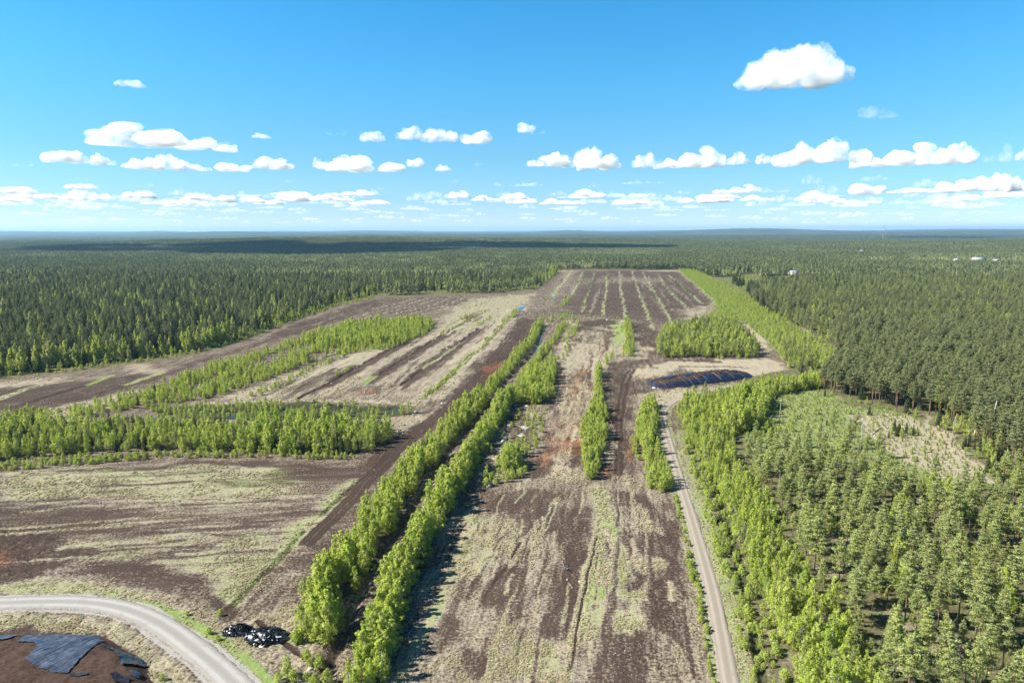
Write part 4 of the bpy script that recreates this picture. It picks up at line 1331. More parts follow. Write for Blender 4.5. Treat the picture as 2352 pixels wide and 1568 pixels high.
along([(-40, 1078), (200, 1062), (340, 1048), (560, 1044), (820, 1050)], 1.0, 6.5, [(SH, 5), (B, .6)], {SH: (1.3, 2.8), B: (3, 4.5)}, 'grovewest')
fill([(-40, 1080), (200, 1066), (320, 1052), (330, 1040), (200, 1045), (-40, 1062)], 2.6, [(SH, 1)], (1.0, 2.2), 'grovewest')
along([(60, 960), (150, 945), (240, 925)], 4, 6, [(SH, 2), (B, 1)], {SH: (1.6, 3), B: (3.5, 6)}, 'wetland')
fill([(0, 975), (110, 962), (140, 975), (120, 985), (0, 985)], 4, [(B, 1)], (7, 10), 'grovewest')
# bushes by the west road
for a, b, hh in ((505, 1412, 1.6), (480, 1455, 1.7), (500, 1470, 1.2), (660, 1550, 2.4), (640, 1565, 2.2), (372, 1560, 1.5), (430, 1412, 1.0), (392, 1500, 1.5)):
    plant(*[np.array([q]) for q in G(a, b)], [(SH, 1)], (hh, hh + .2), 'westroad')

# ------------------------------------------------------------------ far woods as tiles
def lod_tree(rng, h, kind):
    n = 26 if kind != 'b' else 22
    t = np.sort(rng.random(n)) ** .8
    if kind == 's':
        R = .19 * h * (1 - t) + .15
        z = h * (.15 + .85 * t)
    elif kind == 'p':
        R = .18 * h * (1 - t ** 2) ** .7 + .2
        z = h * (.42 + .56 * t)
    else:
        R = .19 * h * np.sqrt(np.clip(1 - (2 * t - .8) ** 2 * .8, .02, 1))
        z = h * (.25 + .74 * t)
    a = rng.random(n) * 6.283
    rr = R * np.sqrt(rng.random(n))
    c = np.stack([np.cos(a) * rr, np.sin(a) * rr, z], 1)
    nm = np.stack([np.cos(a), np.sin(a), .25 + .5 * t], 1) + rng.normal(size=(n, 3)) * .4
    V = quads(c, nm, (.16 * h) * (1.15 - .6 * t) * (.7 + .5 * rng.random(n)), rng, .9)
    return V


def make_tile(seed, size, mix):
    rng = np.random.default_rng(seed)
    Vs, tones, mats = [], [], []
    sp = 5.0
    g = np.arange(-size / 2 + sp / 2, size / 2, sp)
    for gx in g:
        for gy in g:
            k = rng.choice(3, p=mix)
            h = (rng.uniform(12, 18.5), rng.uniform(11, 19), rng.uniform(10, 15))[k]
            V = lod_tree(rng, h, 'psb'[k])
            V[:, 0] += gx + rng.normal() * 1.6
            V[:, 1] += gy + rng.normal() * 1.6
            Vs.append(V)
            n = len(V)
            tn = np.clip(.5 + rng.normal() * .16 + np.repeat(rng.normal(size=n // 4) * .14, 4), 0, 1)
            tones.append(tn)
            mats.append(np.full(n // 4, k))
    V = np.concatenate(Vs)
    tn = np.concatenate(tones)
    me = mesh('wood_tile', V, np.arange(len(V)).reshape(-1, 4), [M_PINET, M_SPRUCE, M_PALE], False, {'tone': np.stack([tn, tn, tn, tn * 0 + 1], 1)})
    me.polygons.foreach_set('material_index', np.concatenate(mats).astype(np.int32))
    return bpy.data.objects.new('wood_tile_%02d' % seed, me)


TILE = 30.0
TILES = [make_tile(1, TILE, [.68, .25, .07]), make_tile(2, TILE, [.58, .36, .06]), make_tile(3, TILE, [.3, .66, .04]), make_tile(4, TILE, [.68, .16, .16]), make_tile(5, TILE, [.15, .15, .70]), make_tile(6, TILE, [.3, .1, .6])]


def instancer(name, objs, pts, rots, scl, idx, **props):
    """one object that sets copies of the given meshes on points"""
    me = bpy.data.meshes.new(name)
    me.vertices.add(len(pts))
    me.vertices.foreach_set('co', np.asarray(pts, np.float32).ravel())
    for an, typ, arr, key in (('turn', 'FLOAT_VECTOR', rots, 'vector'), ('size', 'FLOAT_VECTOR', scl, 'vector'), ('which', 'INT', idx, 'value')):
        at = me.attributes.new(an, typ, 'POINT')
        at.data.foreach_set(key, np.asarray(arr, np.int32 if typ == 'INT' else np.float32).ravel())
    col = bpy.data.collections.new(name + '_kinds')
    for o in objs:
        col.objects.link(o)
    ng = bpy.data.node_groups.new(name, 'GeometryNodeTree')
    ng.interface.new_socket('Geometry', in_out='INPUT', socket_type='NodeSocketGeometry')
    ng.interface.new_socket('Geometry', in_out='OUTPUT', socket_type='NodeSocketGeometry')
    N = ng.nodes
    gi, go = N.new('NodeGroupInput'), N.new('NodeGroupOutput')
    ci = N.new('GeometryNodeCollectionInfo')
    ci.inputs[0].default_value = col
    ci.inputs[1].default_value = True
    ci.inputs[2].default_value = True
    ip = N.new('GeometryNodeInstanceOnPoints')

    def attr(nm, typ):
        a = N.new('GeometryNodeInputNamedAttribute')
        a.data_type = typ
        a.inputs[0].default_value = nm
        return a.outputs[0]
    Lk = ng.links
    Lk.new(gi.outputs[0], ip.inputs['Points'])
    Lk.new(ci.outputs[0], ip.inputs['Instance'])
    ip.inputs['Pick Instance'].default_value = True
    Lk.new(attr('which', 'INT'), ip.inputs['Instance Index'])
    e2r = N.new('FunctionNodeEulerToRotation')
    Lk.new(attr('turn', 'FLOAT_VECTOR'), e2r.inputs[0])
    Lk.new(e2r.outputs[0], ip.inputs['Rotation'])
    Lk.new(attr('size', 'FLOAT_VECTOR'), ip.inputs['Scale'])
    Lk.new(ip.outputs[0], go.inputs[0])
    o = link(name, me, **props)
    md = o.modifiers.new('copies', 'NODES')
    md.node_group = ng
    return o


def far_woods():
    rng = np.random.default_rng(5)
    X, Y = [], []
    y = 600.0
    while y < 5000:
        w = .86 * (y + 60)
        n = int(2 * w / (TILE * .97))
        x = (np.arange(n) - n / 2 + .5) * TILE * .97 + rng.normal(size=n) * 2
        X.append(x)
        Y.append(np.full(n, y) + rng.normal(size=n) * 3)
        y += TILE * .97
    X, Y = np.concatenate(X), np.concatenate(Y)
    # leave out everything nearer than the single trees reach, and the open land
    dens = [GP(L_FOR), GP(RF1), GP(MAT), GP([(1730, 692), (1720, 668), (1740, 655), (1820, 648), (2000, 645), (2560, 640), (2560, 702), (1900, 692)])]
    out = poly_cov(X, Y, CLEARED_W, 24) > .02
    for P in [GP(BELT), GP([(1640, 640), (1730, 628), (1760, 650), (1740, 690), (1690, 672)]), GP([(2100, 604), (2420, 604), (2420, 612), (2100, 612)]), GP([(1760, 640), (1830, 636), (1850, 642), (1780, 650)])] + dens:
        out |= poly_cov(X, Y, P, 8) > .3
    out |= (Y < 800) & ~((X < 0) & (Y > 780))
    X, Y = X[~out], Y[~out]
    Z = terrain(X, Y) - .2
    n = len(X)
    pn = fbm(X, Y, 420, 3, 61)
    idx = rng.integers(0, 4, n)
    idx = np.where(pn > .62, rng.integers(2, 5, n), idx)
    px, py, dep = pix(X, Y, Z + 10)
    pale = ((px > 430) & (px < 1010) & (py > 574) & (py < 604)) | ((px > 1330) & (px < 1520) & (py > 566) & (py < 588)) | ((px > 2080) & (py > 585) & (py < 604)) | ((py < 549) & (px > 620) & (px < 1100) & (Y < 4500))
    idx = np.where(pale & (rng.random(n) < .8), rng.integers(4, 6, n), idx)
    idx = np.where((rng.random(n) < .05), 5, idx)
    idx = np.where((fbm(X, Y, 260, 3, 67) > .64) & (rng.random(n) < .6), 4, idx)
    rot = np.zeros((n, 3))
    rot[:, 2] = rng.integers(0, 4, n) * (math.pi / 2) + rng.normal(size=n) * .1
    sc = np.repeat((.85 + .35 * fbm(X, Y, 160, 2, 71) + .1 * rng.random(n))[:, None], 3, 1)
    sc[:, :2] = 1.0 + .05 * rng.random((n, 1))
    instancer('distant_forest', TILES, np.stack([X, Y, Z], 1), rot, sc, idx, kind='stuff',
              label='mixed pine and spruce forest stretching away to the horizon beyond the peat field', category='forest')


far_woods()

# ------------------------------------------------------------------ trees as single things, the rest as woods
KIND_OF = {'birch': 'birch_tree', 'tall_birch': 'birch_tree', 'pine': 'pine_tree', 'tall_pine': 'pine_tree', 'spruce': 'spruce_tree', 'shrub': 'shrub', 'seedling': 'seedling', 'bare': 'bare_tree'}
T = {k: np.array([t[i] for t in TREES]) for i, k in ((1, 'x'), (2, 'y'), (3, 'h'), (4, 'r'))}
T['k'] = np.array([t[0] for t in TREES])
T['g'] = np.array([t[5] for t in TREES])
# keep trees off the roads and water
rd = np.minimum(linedist(T['x'], T['y'], GP(ROAD_E)), linedist(T['x'], T['y'], GP(ROAD_W)) - 1.4)
ok = rd > 2.9
dw = linedist(T['x'], T['y'], DITCHES[5][0])
ok &= dw > 1.1
for pd in PONDS:
    ok &= poly_cov(T['x'], T['y'], GP(pd), .6) < .3
for gap in ([(545, 848), (600, 822), (660, 802), (720, 788), (735, 794), (680, 815), (640, 836), (590, 852)], [(430, 893), (500, 862), (515, 868), (450, 900)], [(700, 818), (780, 796), (800, 800), (720, 828)]):
    ok &= ~((T['g'] == 'birchbelt') & (poly_cov(T['x'], T['y'], GP(gap), 3) > .5) & (np.sin(T['r'] * 91.7) < .8))
clear = poly_cov(T['x'], T['y'], CLEARING_W, 3) > .5
ok &= ~(clear & np.isin(T['g'], ['mature', 'rim']) & (T['h'] > 3))
for k in T:
    T[k] = T[k][ok]
T['z'] = ground_z(T['x'], T['y']) - .05
px_, py_, dep_ = pix(T['x'], T['y'], T['z'] + T['h'] * .5)
T['px'], T['py'], T['dep'] = px_, py_, dep_
seen = (px_ > 6) & (px_ < 2346) & (py_ < 1575) & (dep_ > 0)
score = np.where(seen, T['h'] / np.maximum(dep_, 1), 0)
T['kind'] = np.array([KIND_OF[k] for k in T['k']])
single = np.zeros(len(px_), bool)
for kd, lim in (('birch_tree', 300), ('pine_tree', 300), ('spruce_tree', 290), ('shrub', 300), ('seedling', 0), ('bare_tree', 60)):
    i = np.where((T['kind'] == kd) & (score > 0))[0]
    i = i[np.argsort(-score[i])][:lim]
    single[i] = True

PLACE = {'row_a': 'in the row on the field side of the long ditch', 'row_b': 'in the row on the open peat side of the long ditch', 'rocky': 'on the stony patch beside the ditch row', 'mid': 'in the narrow hedge between the two peat strips',
         'road': 'on the strip between peat and the sandy road', 'grove': 'in the grove behind the plastic covered stack', 'belt': 'in the green belt beside the far peat field', 'roadbirch': 'in the birch thicket beside the sandy road',
         'pinewood': 'in the open pine wood past the road birches', 'clearing': 'on the grassy clearing among the pines', 'rim': 'at the rim of the grassy clearing', 'mature': 'in the tall stand behind the clearing',
         'rightforest': 'in the forest beyond the birch belt', 'leftrim': 'along the edge of the dark western forest', 'leftforest': 'inside the dark western forest', 'farend': 'behind the far end of the peat field',
         'birchbelt': 'in the birch belt across the strip fields', 'strips': 'along a drain of the strip fields', 'wetland': 'in the wet ground by the small pool', 'grovewest': 'in the mixed grove above the western field', 'westroad': 'on the verge of the pale gravel road'}
GROUPN = {'birch_tree': 'birches ', 'pine_tree': 'pines ', 'spruce_tree': 'spruces ', 'shrub': 'bushes ', 'bare_tree': 'leafless trees '}
CATN = {'birch_tree': 'birch', 'pine_tree': 'pine', 'spruce_tree': 'spruce', 'shrub': 'shrub', 'bare_tree': 'bare tree'}
ORD = ['', 'second ', 'third ', 'fourth ', 'fifth ', 'sixth ', 'seventh ', 'eighth ', 'ninth ', 'tenth ', 'eleventh ', 'twelfth ', 'thirteenth ', 'fourteenth ', 'fifteenth ', 'sixteenth ', 'seventeenth ', 'eighteenth ', 'nineteenth ', 'twentieth ']


def ordinal(n):
    if n < 20:
        return ORD[n]
    tens = {2: 'twenty', 3: 'thirty', 4: 'forty', 5: 'fifty', 6: 'sixty', 7: 'seventy', 8: 'eighty', 9: 'ninety'}
    q, r = divmod(n + 1, 10)
    if q >= 10:
        hd, rest = divmod(n + 1, 100)
        return ('hundred-and-' if hd == 1 else 'two-hundred-and-') + (ordinal(rest - 1).strip() or 'first') + ' ' if rest else ('hundredth ' if hd == 1 else 'two-hundredth ')
    if r == 0:
        return tens[q][:-1] + 'ieth '
    return tens[q] + '-' + ['', 'first', 'second', 'third', 'fourth', 'fifth', 'sixth', 'seventh', 'eighth', 'ninth'][r] + ' '


LAB = {}
for kd in CATN:
    for rg in PLACE:
        i = np.where(single & (T['kind'] == kd) & (T['g'] == rg))[0]
        if len(i) == 0:
            continue
        i = i[np.argsort(T['dep'][i])]
        for n, j in enumerate(i):
            LAB[int(j)] = '%snearest %s %s' % (ordinal(n), CATN[kd], PLACE[rg])


def make_single(j):
    kd = T['kind'][j]
    ps = PROTO[T['k'][j]]
    tr, cr, h0, _ = ps[int(T['r'][j] * 1000) % len(ps)]
    s = T['h'][j] / h0
    wv = (.88 + .3 * ((T['r'][j] * 37.7) % 1)) * (1.22 if T['k'][j] in ('birch', 'shrub') else 1)
    o = link(str(kd), None, None, (T['x'][j], T['y'][j], T['z'][j]), (0, 0, T['r'][j]), (s * wv, s * wv, s))
    o.empty_display_size = .5
    o['label'] = LAB[int(j)]
    o['category'] = CATN[kd]
    o['group'] = GROUPN[kd] + PLACE[T['g'][j]]
    if kd == 'shrub':
        link('stems', tr, o)
        link('foliage', cr, o)
    else:
        link('trunk', tr, o)
        link('crown', cr, o)


for j in np.where(single)[0]:
    make_single(j)

for kd, nm, lab, cat in (('birch_tree', 'birch_wood', 'young bright green birches filling the belts, groves and hedges behind the nearest ones', 'birches'),
                         ('pine_tree', 'pine_forest', 'pines of both forests standing behind the nearest ones', 'pines'),
                         ('spruce_tree', 'spruce_wood', 'dark spruces scattered through both forests', 'spruces'),
                         ('shrub', 'undergrowth', 'low leafy bushes fringing the woods and drains', 'bushes'),
                         ('seedling', 'seedlings', 'small pine seedlings covering the clearing and the wood floor', 'seedlings'),
                         ('bare_tree', 'bare_wood', 'grey leafless trees among the birches', 'bare trees')):
    i = np.where((T['kind'] == kd) & ~single)[0]
    if len(i) == 0:
        continue
    kinds = [k for k in KIND_OF if KIND_OF[k] == kd]
    objs = sorted([p[3] for k in kinds for p in PROTO[k]], key=lambda o: o.name)
    names = [o.name for o in objs]
    h0 = {p[3].name: p[2] for k in kinds for p in PROTO[k]}
    idx, sc, rot = [], [], []
    for j in i:
        k = T['k'][j]
        ps = PROTO[k]
        on = ps[int(T['r'][j] * 1000) % len(ps)][3].name
        idx.append(names.index(on))
        s = T['h'][j] / h0[on]
        wv = (.88 + .3 * ((T['r'][j] * 37.7) % 1)) * (1.22 if T['k'][j] in ('birch', 'shrub') else 1)
        sc.append((s * wv, s * wv, s))
        rot.append((0, 0, T['r'][j]))
    instancer(nm, objs, np.stack([T['x'][i], T['y'][i], T['z'][i]], 1), rot, sc, idx, kind='stuff', label=lab, category=cat)

print('TREES', len(T['x']), {k: int((T['kind'] == k).sum()) for k in set(T['kind'])}, 'single', int(single.sum()))


# ------------------------------------------------------------------ grass tufts
def grass():
    rng = np.random.default_rng(31)
    n = 330000
    s = (rng.random(n) * 1.44 - .72)
    y = 1 / (1 / 116. + (1 / 420. - 1 / 116.) * rng.random(n))
    x = s * (y + 40)
    near = poly_cov(x, y, CLEARED_W, 2) > .5
    x, y = x[near], y[near]
    M = masks(x, y)
    v = M[:, S] + (fbm(x, y, 11, 5, 81, .7) - .5) * 1.3 + (fbm(x, y, 1.4, 2, 83) - .5) * .5
    keep = (v > .62 + .2 * rng.random(len(x))) & (M[:, GV] < .3) & (M[:, FL] < .7)
    rd = np.minimum(linedist(x, y, GP(ROAD_E)) - 2.1, linedist(x, y, GP(ROAD_W)) - 3.7)
    keep &= (rd > 0) & ((rd > 4) | (rng.random(len(x)) < .35))
    x, y, M = x[keep], y[keep], M[keep]
    i = rng.permutation(len(x))[:38000]
    x, y = x[i], y[i]
    z = ground_z(x, y)
    rot = np.zeros((len(x), 3))
    rot[:, 2] = rng.random(len(x)) * 6.28
    sc = (.45 + .75 * rng.random(len(x)) ** 2) * np.clip(y / 190, .8, 1.8)
    objs = [p[3] for p in PROTO['tuft']]
    instancer('dry_grass', objs, np.stack([x, y, z], 1), rot, np.stack([sc, sc, sc * .9], 1), rng.integers(0, 4, len(x)), kind='stuff', label='pale dry grass tufts growing over the bare peat', category='grass')


grass()


# ------------------------------------------------------------------ peat heap with its sheets, plastic heaps, covered stack
M_PEAT = simple_mat('loose_peat', (.034, .022, .016), (.072, .046, .034), 1.2, .95, .05, .8)
M_PEATD = simple_mat('dark_peat', (.030, .021, .018), (.065, .045, .036), 1.6, .95, .05, .9)


def plastic_mat(name, base, dust_or_sheen, rough, amount, streak=(1, 1, 1)):
    t = NT(name)
    tc = t.n('ShaderNodeTexCoord').outputs['Object']
    mp = t.n('ShaderNodeMapping')
    mp.inputs['Scale'].default_value = streak
    t.put(mp.inputs[0], tc)
    n = t.noise(.6, 5, .6, mp.outputs[0])
    n2 = t.noise(2.5, 4, .6, mp.outputs[0])
    col = t.mix(t.math('MULTIPLY', t.remap(n, .42, .72), amount), base, dust_or_sheen)
    r = t.remap(n2, .3, .7, rough, rough + .18)
    return t.finish(t.principled(col, r, t.bump(n2, .35, .06), .5))


M_TARP = plastic_mat('dusty_sheet_painted_sheen', (.032, .042, .064), (.095, .110, .140), .30, .8)  # black plastic: painted sky sheen sits in both blue-grey colours, along with dust
M_BLACK = plastic_mat('black_plastic', (.010, .010, .012), (.05, .05, .055), .16, .4)
M_WHITEP = simple_mat('white_plastic', (.62, .64, .66), (.78, .79, .80), 1.5, .35, .4)
M_STONE = simple_mat('pale_granite', (.30, .285, .265), (.52, .50, .47), 1.8, .9, .1, .4)
M_STONED = simple_mat('grey_stone', (.20, .195, .185), (.36, .35, .33), 1.8, .9, .1, .4)

HEAP_P = GP([(-90, 1462), (40, 1452), (140, 1450), (240, 1456), (300, 1488), (345, 1525), (375, 1600), (300, 1720), (-120, 1720)])


def heap_h(x, y):
    sd = linedist(x, y, HEAP_P, True) * np.where(inside(x, y, HEAP_P), 1, -1)
    h = 1.7 * smooth(sd / 5.0) + .5 * smooth(sd / 14) + smooth(sd / 3) * (fbm(x, y, 6, 3, 91) - .5) * 1.1 + smooth(sd / 2) * (fbm(x, y, .9, 3, 92) - .5) * .22
    return ground_z(x, y) - .12 + h, sd


def sheet(P, res, hfun, wr, up=.06, ang=0.0, pad=0):
    """cloth lying over a surface: grid cut to the outline P (world), wrinkled along direction ang"""
    lo, hi = P.min(0) - pad, P.max(0) + pad
    gx, gy = np.arange(lo[0], hi[0] + res, res), np.arange(lo[1], hi[1] + res, res)
    X, Y = np.meshgrid(gx, gy)
    x, y = X.ravel(), Y.ravel()
    ins = inside(x, y, P)
    z = hfun(x, y)
    u = x * math.cos(ang) + y * math.sin(ang)
    v = -x * math.sin(ang) + y * math.cos(ang)
    z = z + up + wr * ((1 - np.abs(2 * fbm(u * .10, v, .75, 3, 95, .65) - 1)) - .4) + wr * .8 * (fbm(u, v, 4, 2, 97) - .5)
    nx = len(gx)
    i = np.arange((len(gy) - 1) * (nx - 1))
    r, c = i // (nx - 1), i % (nx - 1)
    a = r * nx + c
    F = np.stack([a, a + 1, a + 1 + nx, a + nx], 1)
    F = F[ins[F].sum(1) >= 3]
    used, inv = np.unique(F, return_inverse=True)
    co = np.stack([x, y, z], 1)[used]
    # pull the outer corners onto the outline
    cen = np.array([co[:, 0].mean(), co[:, 1].mean(), co[:, 2].min()])
    return co - cen, inv.reshape(-1, 4), cen


def peat_heap():
    lo, hi = HEAP_P.min(0) - 1, HEAP_P.max(0) + 1
    gx, gy = np.arange(lo[0], hi[0], .42), np.arange(lo[1], hi[1], .42)
    X, Y = np.meshgrid(gx, gy)
    x, y = X.ravel(), Y.ravel()
    z, sd = heap_h(x, y)
    nx = len(gx)
    i = np.arange((len(gy) - 1) * (nx - 1))
    a = (i // (nx - 1)) * nx + i % (nx - 1)
    F = np.stack([a, a + 1, a + 1 + nx, a + nx], 1)
    F = F[(sd[F] > -.4).any(1)]
    used, inv = np.unique(F, return_inverse=True)
    co = np.stack([x, y, z], 1)[used]
    c = np.array([co[:, 0].mean(), co[:, 1].mean(), 0])
    link('peat_heap', mesh('peat_heap', co - c, inv.reshape(-1, 4), M_PEAT, True), None, tuple(c), label='low brown peat heap by the pale gravel road bend, partly under dark sheets', category='peat heap')


peat_heap()
def hz(x, y):
    sd = linedist(x, y, HEAP_P, True) * np.where(inside(x, y, HEAP_P), 1, -1)
    return ground_z(x, y) - .02 + 1.7 * smooth(sd / 5.0) + .5 * smooth(sd / 14) + smooth(sd / 3) * (fbm(x, y, 6, 3, 91) - .5) * 1.1


def lay(name, pts, res, wr, ang, mat, label, cat='tarpaulin', z=1.6, up=.08, hfun=hz, group=None, parent=None):
    co, f, c = sheet(GP(pts, z), res, hfun, wr, up, ang)
    o = link(name, mesh(name, co, f, mat, True), parent, tuple(c), label=label, category=cat if label else None, group=group)
    return o


lay('tarpaulin', [(34, 1476), (59, 1460), (80, 1451), (152, 1446), (206, 1446), (225, 1453), (241, 1468), (222, 1485), (185, 1516), (154, 1549), (130, 1548), (89, 1536), (59, 1520), (74, 1503), (87, 1492), (80, 1481), (61, 1478)],
    .13, .28, math.radians(62), M_TARP, 'largest blue-grey sheet spread over the peat heap beside the gravel road')
lay('tarpaulin', [(-30, 1456), (0, 1453), (50, 1451), (54, 1455), (20, 1470), (0, 1473), (-30, 1476)], .2, .30, .3, M_TARP, 'narrow crumpled dark sheet beside the largest blue-grey one, cut by the picture edge')
lay('tarpaulin', [(222, 1487), (274, 1494), (326, 1505), (343, 1520), (318, 1527), (278, 1540), (276, 1520), (263, 1503)], .18, .55, math.radians(-60), M_BLACK, 'shiny crumpled black sheet on the road end of the peat heap', z=1.0)
lay('tarpaulin', [(254, 1556), (268, 1551), (284, 1560), (300, 1562), (296, 1574), (262, 1572)], .16, .5, .5, M_BLACK, 'small shiny black scrap lying below the crumpled black sheet', z=1.4)
lay('tarpaulin', [(298, 1552), (312, 1547), (326, 1552), (318, 1563), (302, 1563)], .16, .4, 1.0, M_TARP, 'small grey-blue scrap beside the verge grass below the black sheet', z=.8)
lay('tarpaulin', [(158, 1546), (172, 1549), (196, 1548), (206, 1547), (200, 1553), (176, 1556), (162, 1553)], .13, .3, .1, M_BLACK, 'thin black strip trailing from the lower corner of the largest sheet', z=1.8)


def crumple(seed, w=1.2, n=7):
    rng = np.random.default_rng(seed)
    g = np.linspace(-.5, .5, n)
    X, Y = np.meshgrid(g, g)
    z = rng.normal(size=X.shape) * .22
    x = X * w + rng.normal(size=X.shape) * .05
    y = Y * w * .6 + rng.normal(size=X.shape) * .05
    i = np.arange((n - 1) ** 2)
    a = (i // (n - 1)) * n + i % (n - 1)
    return np.stack([x.ravel(), y.ravel(), z.ravel() * w * .7], 1), np.stack([a, a + 1, a + 1 + n, a + n], 1)


STRIPS = [mesh('plastic_strip', *crumple(500 + k, 1.5), M_BLACK) for k in range(5)]
WHITES = [mesh('white_sheet', *crumple(520 + k, 1.5, 5), M_WHITEP) for k in range(3)]


def plastic_heap(px, py, sx, sy, h, n, nw, label, seed):
    rng = np.random.default_rng(seed)
    x, y = G(px, py)
    root = link('plastic_heap', None, None, (x, y, gz(x, y)), label=label, category='plastic heap', group='heaps of discarded plastic by the road')
    bm = bmesh.new()
    bmesh.ops.create_icosphere(bm, subdivisions=4, radius=1)
    for v in bm.verts:
        p = v.co.copy()
        r = 1 + .38 * mnoise.noise(p * 2.4 + Vector((seed, 0, 0))) + .16 * (1 - abs(mnoise.noise(p * 8)) * 2) + .08 * mnoise.noise(p * 19)
        v.co = Vector((p.x * sx * r, p.y * sy * r, max(-.2, p.z * h * r)))
    me = bpy.data.meshes.new('plastic_core')
    bm.to_mesh(me)
    bm.free()
    me.materials.append(M_BLACK)
    link('plastic_core', me, root)

    def on_dome(k):
        a, q = rng.random() * 6.283, math.sqrt(rng.random())
        X, Y = math.cos(a) * q * sx * 1.02, math.sin(a) * q * sy * 1.02
        return (X, Y, h * math.sqrt(max(0, 1 - q * q)) * 1.02 + .05), a, q
    for k in range(n):
        p, a, q = on_dome(k)
        link('plastic_strip', STRIPS[k % 5], root, p, (rng.normal() * .5, q * 1.0, a + rng.normal() * .5), (rng.uniform(.5, 1.1),) * 3)
    for k in range(nw):
        a = rng.uniform(3.4, 6.0)
        q = rng.uniform(.15, .95)
        p = (math.cos(a) * q * sx, math.sin(a) * q * sy, h * math.sqrt(max(0, 1 - q * q)) + .22)
        link('white_sheet', WHITES[k % 3], root, p, (.4 * q, q * .4, rng.random() * 3), (rng.uniform(.8, 1.5), rng.uniform(.8, 1.4), .5), label='white plastic sheet lying on the black heap')


plastic_heap(547, 1450, 3.0, 2.1, 1.15, 60, 0, 'smaller heap of torn black plastic nearer the gravel road', 3)
plastic_heap(612, 1464, 4.6, 3.0, 1.5, 110, 10, 'larger heap of torn black plastic with white sheets on it', 4)


SH_ = 4.6
M_SEAM = simple_mat('faded_sheet_edge', (.16, .18, .21), (.30, .32, .35), 2, .5)


def covered_stack():
    A, Bp = np.array(G(1492, 884)), np.array(G(1722, 861))
    L = np.linalg.norm(Bp - A)
    ang = math.atan2(*(Bp - A)[::-1])
    mid = (A + Bp) / 2
    root = link('covered_stack', None, None, (mid[0], mid[1], gz(*mid)), (0, 0, ang), label='long peat stack under dark blue plastic between dry grass and sandy road', category='peat stack')
    nu, nv = 120, 34
    u, v = np.linspace(-1, 1, nu), np.linspace(-1, 1, nv)
    U, V = np.meshgrid(u, v, indexing='ij')
    end = np.clip(1 - np.abs(U) ** 3.2, 0, 1) ** .6
    W = 11.0 * (.35 + .65 * end)
    prof = np.clip((1 - np.abs(V) ** 2.6), 0, 1) ** .9
    x = U * L / 2
    y = V * W + 1.5 * np.sin(U * 2)
    z = SH_ * end * prof
    w = (1 - np.abs(2 * fbm(x.ravel() * 1.0, y.ravel() * .25, 1.6, 3, 33) - 1)).reshape(x.shape) * .32
    F = []
    for i in range(nu - 1):
        for j in range(nv - 1):
            F.append((i * nv + j, (i + 1) * nv + j, (i + 1) * nv + j + 1, i * nv + j + 1))
    F = np.array(F)
    core = np.stack([x, y, z - .25], 2).reshape(-1, 3)
    t = NT('stack_sheet')
    link('peat_core', mesh('peat_core', core, F, M_PEATD, True), root)
    n = fbm(x.ravel(), y.ravel(), 5, 4, 35) + .10 * fbm(x.ravel(), y.ravel(), 1.2, 2, 36)
    top = (z.ravel() > 1.5)
    bare = (n > .49) & top & (np.abs(V.ravel()) < .66)
    cover = np.stack([x, y, z + w], 2).reshape(-1, 3)
    keep = ~(bare[F].sum(1) >= 2)
    M_STACK = plastic_mat('navy_sheet', (.009, .015, .036), (.035, .042, .060), .30, .5)
    link('plastic_cover', mesh('plastic_cover', cover, F[keep], M_STACK, True), root)
    # soil thrown on the sheet and light seams down the near face
    rng = np.random.default_rng(8)
    for k in range(9):
        uu = -.72 + 1.5 * k / 9 + rng.normal() * .07
        e = (1 - abs(uu) ** 3.2) ** .6
        Wk = 11.0 * (.35 + .65 * e)
        pts = []
        for vv in np.linspace(-.97, -.35, 7):
            pts.append((uu * L / 2 + (vv + .97) * rng.uniform(-4.5, -2.5), vv * Wk + 1.5 * math.sin(uu * 2), SH_ * e * max(0, 1 - abs(vv) ** 2.6) ** .9 + .38))
        m = MB().tube(pts, [.06] * 7, 4)
        link('pale_seam', m.mesh('pale_seam', M_SEAM), root)
    for k in range(46):
        uu, vv = rng.uniform(-.85, .8), rng.uniform(-.5, .75)
        e = (1 - abs(uu) ** 3.2) ** .6
        link('soil_clod', CLODS[k % 4], root, (uu * L / 2, vv * 11.0 * (.35 + .65 * e) + 1.5 * math.sin(uu * 2), SH_ * e * (1 - abs(vv) ** 2.6) ** .9 + .1), (0, 0, rng.random() * 6), (rng.uniform(.6, 2.2), rng.uniform(.5, 1.2), rng.uniform(.25, .5)))
    for k in range(60):
        uu = rng.uniform(-.95, .95)
        e = (1 - abs(uu) ** 3.2) ** .6
        link('soil_clod', CLODS[k % 4], root, (uu * L / 2, -11.0 * (.35 + .65 * e) * rng.uniform(.98, 1.22) + 1.5 * math.sin(uu * 2), .1), (0, 0, rng.random() * 6), (rng.uniform(.7, 1.9), rng.uniform(.6, 1.2), rng.uniform(.5, 1.1)))


def blob(name, seed, mat, sq=.7, sub=2, amp=.28):
    bm = bmesh.new()
    bmesh.ops.create_icosphere(bm, subdivisions=sub, radius=.5)
    for v in bm.verts:
        p = v.co * 2
        r = 1 + amp * mnoise.noise(p * 1.3 + Vector((seed * 5.1, seed, 0))) + amp * .5 * mnoise.noise(p * 3.1 + Vector((seed, 0, 0)))
        v.co = Vector((v.co.x * r, v.co.y * r, v.co.z * r * sq + .12))
    me = bpy.data.meshes.new(name)
    bm.to_mesh(me)
    bm.free()
    me.materials.append(mat)
    return me


CLODS = [blob('soil_clod', 40 + k, M_PEAT, .8, 2, .45) for k in range(4)]
STONES = [blob('boulder', 50 + k, M_STONE if k % 3 else M_STONED, .7) for k in range(6)]
covered_stack()


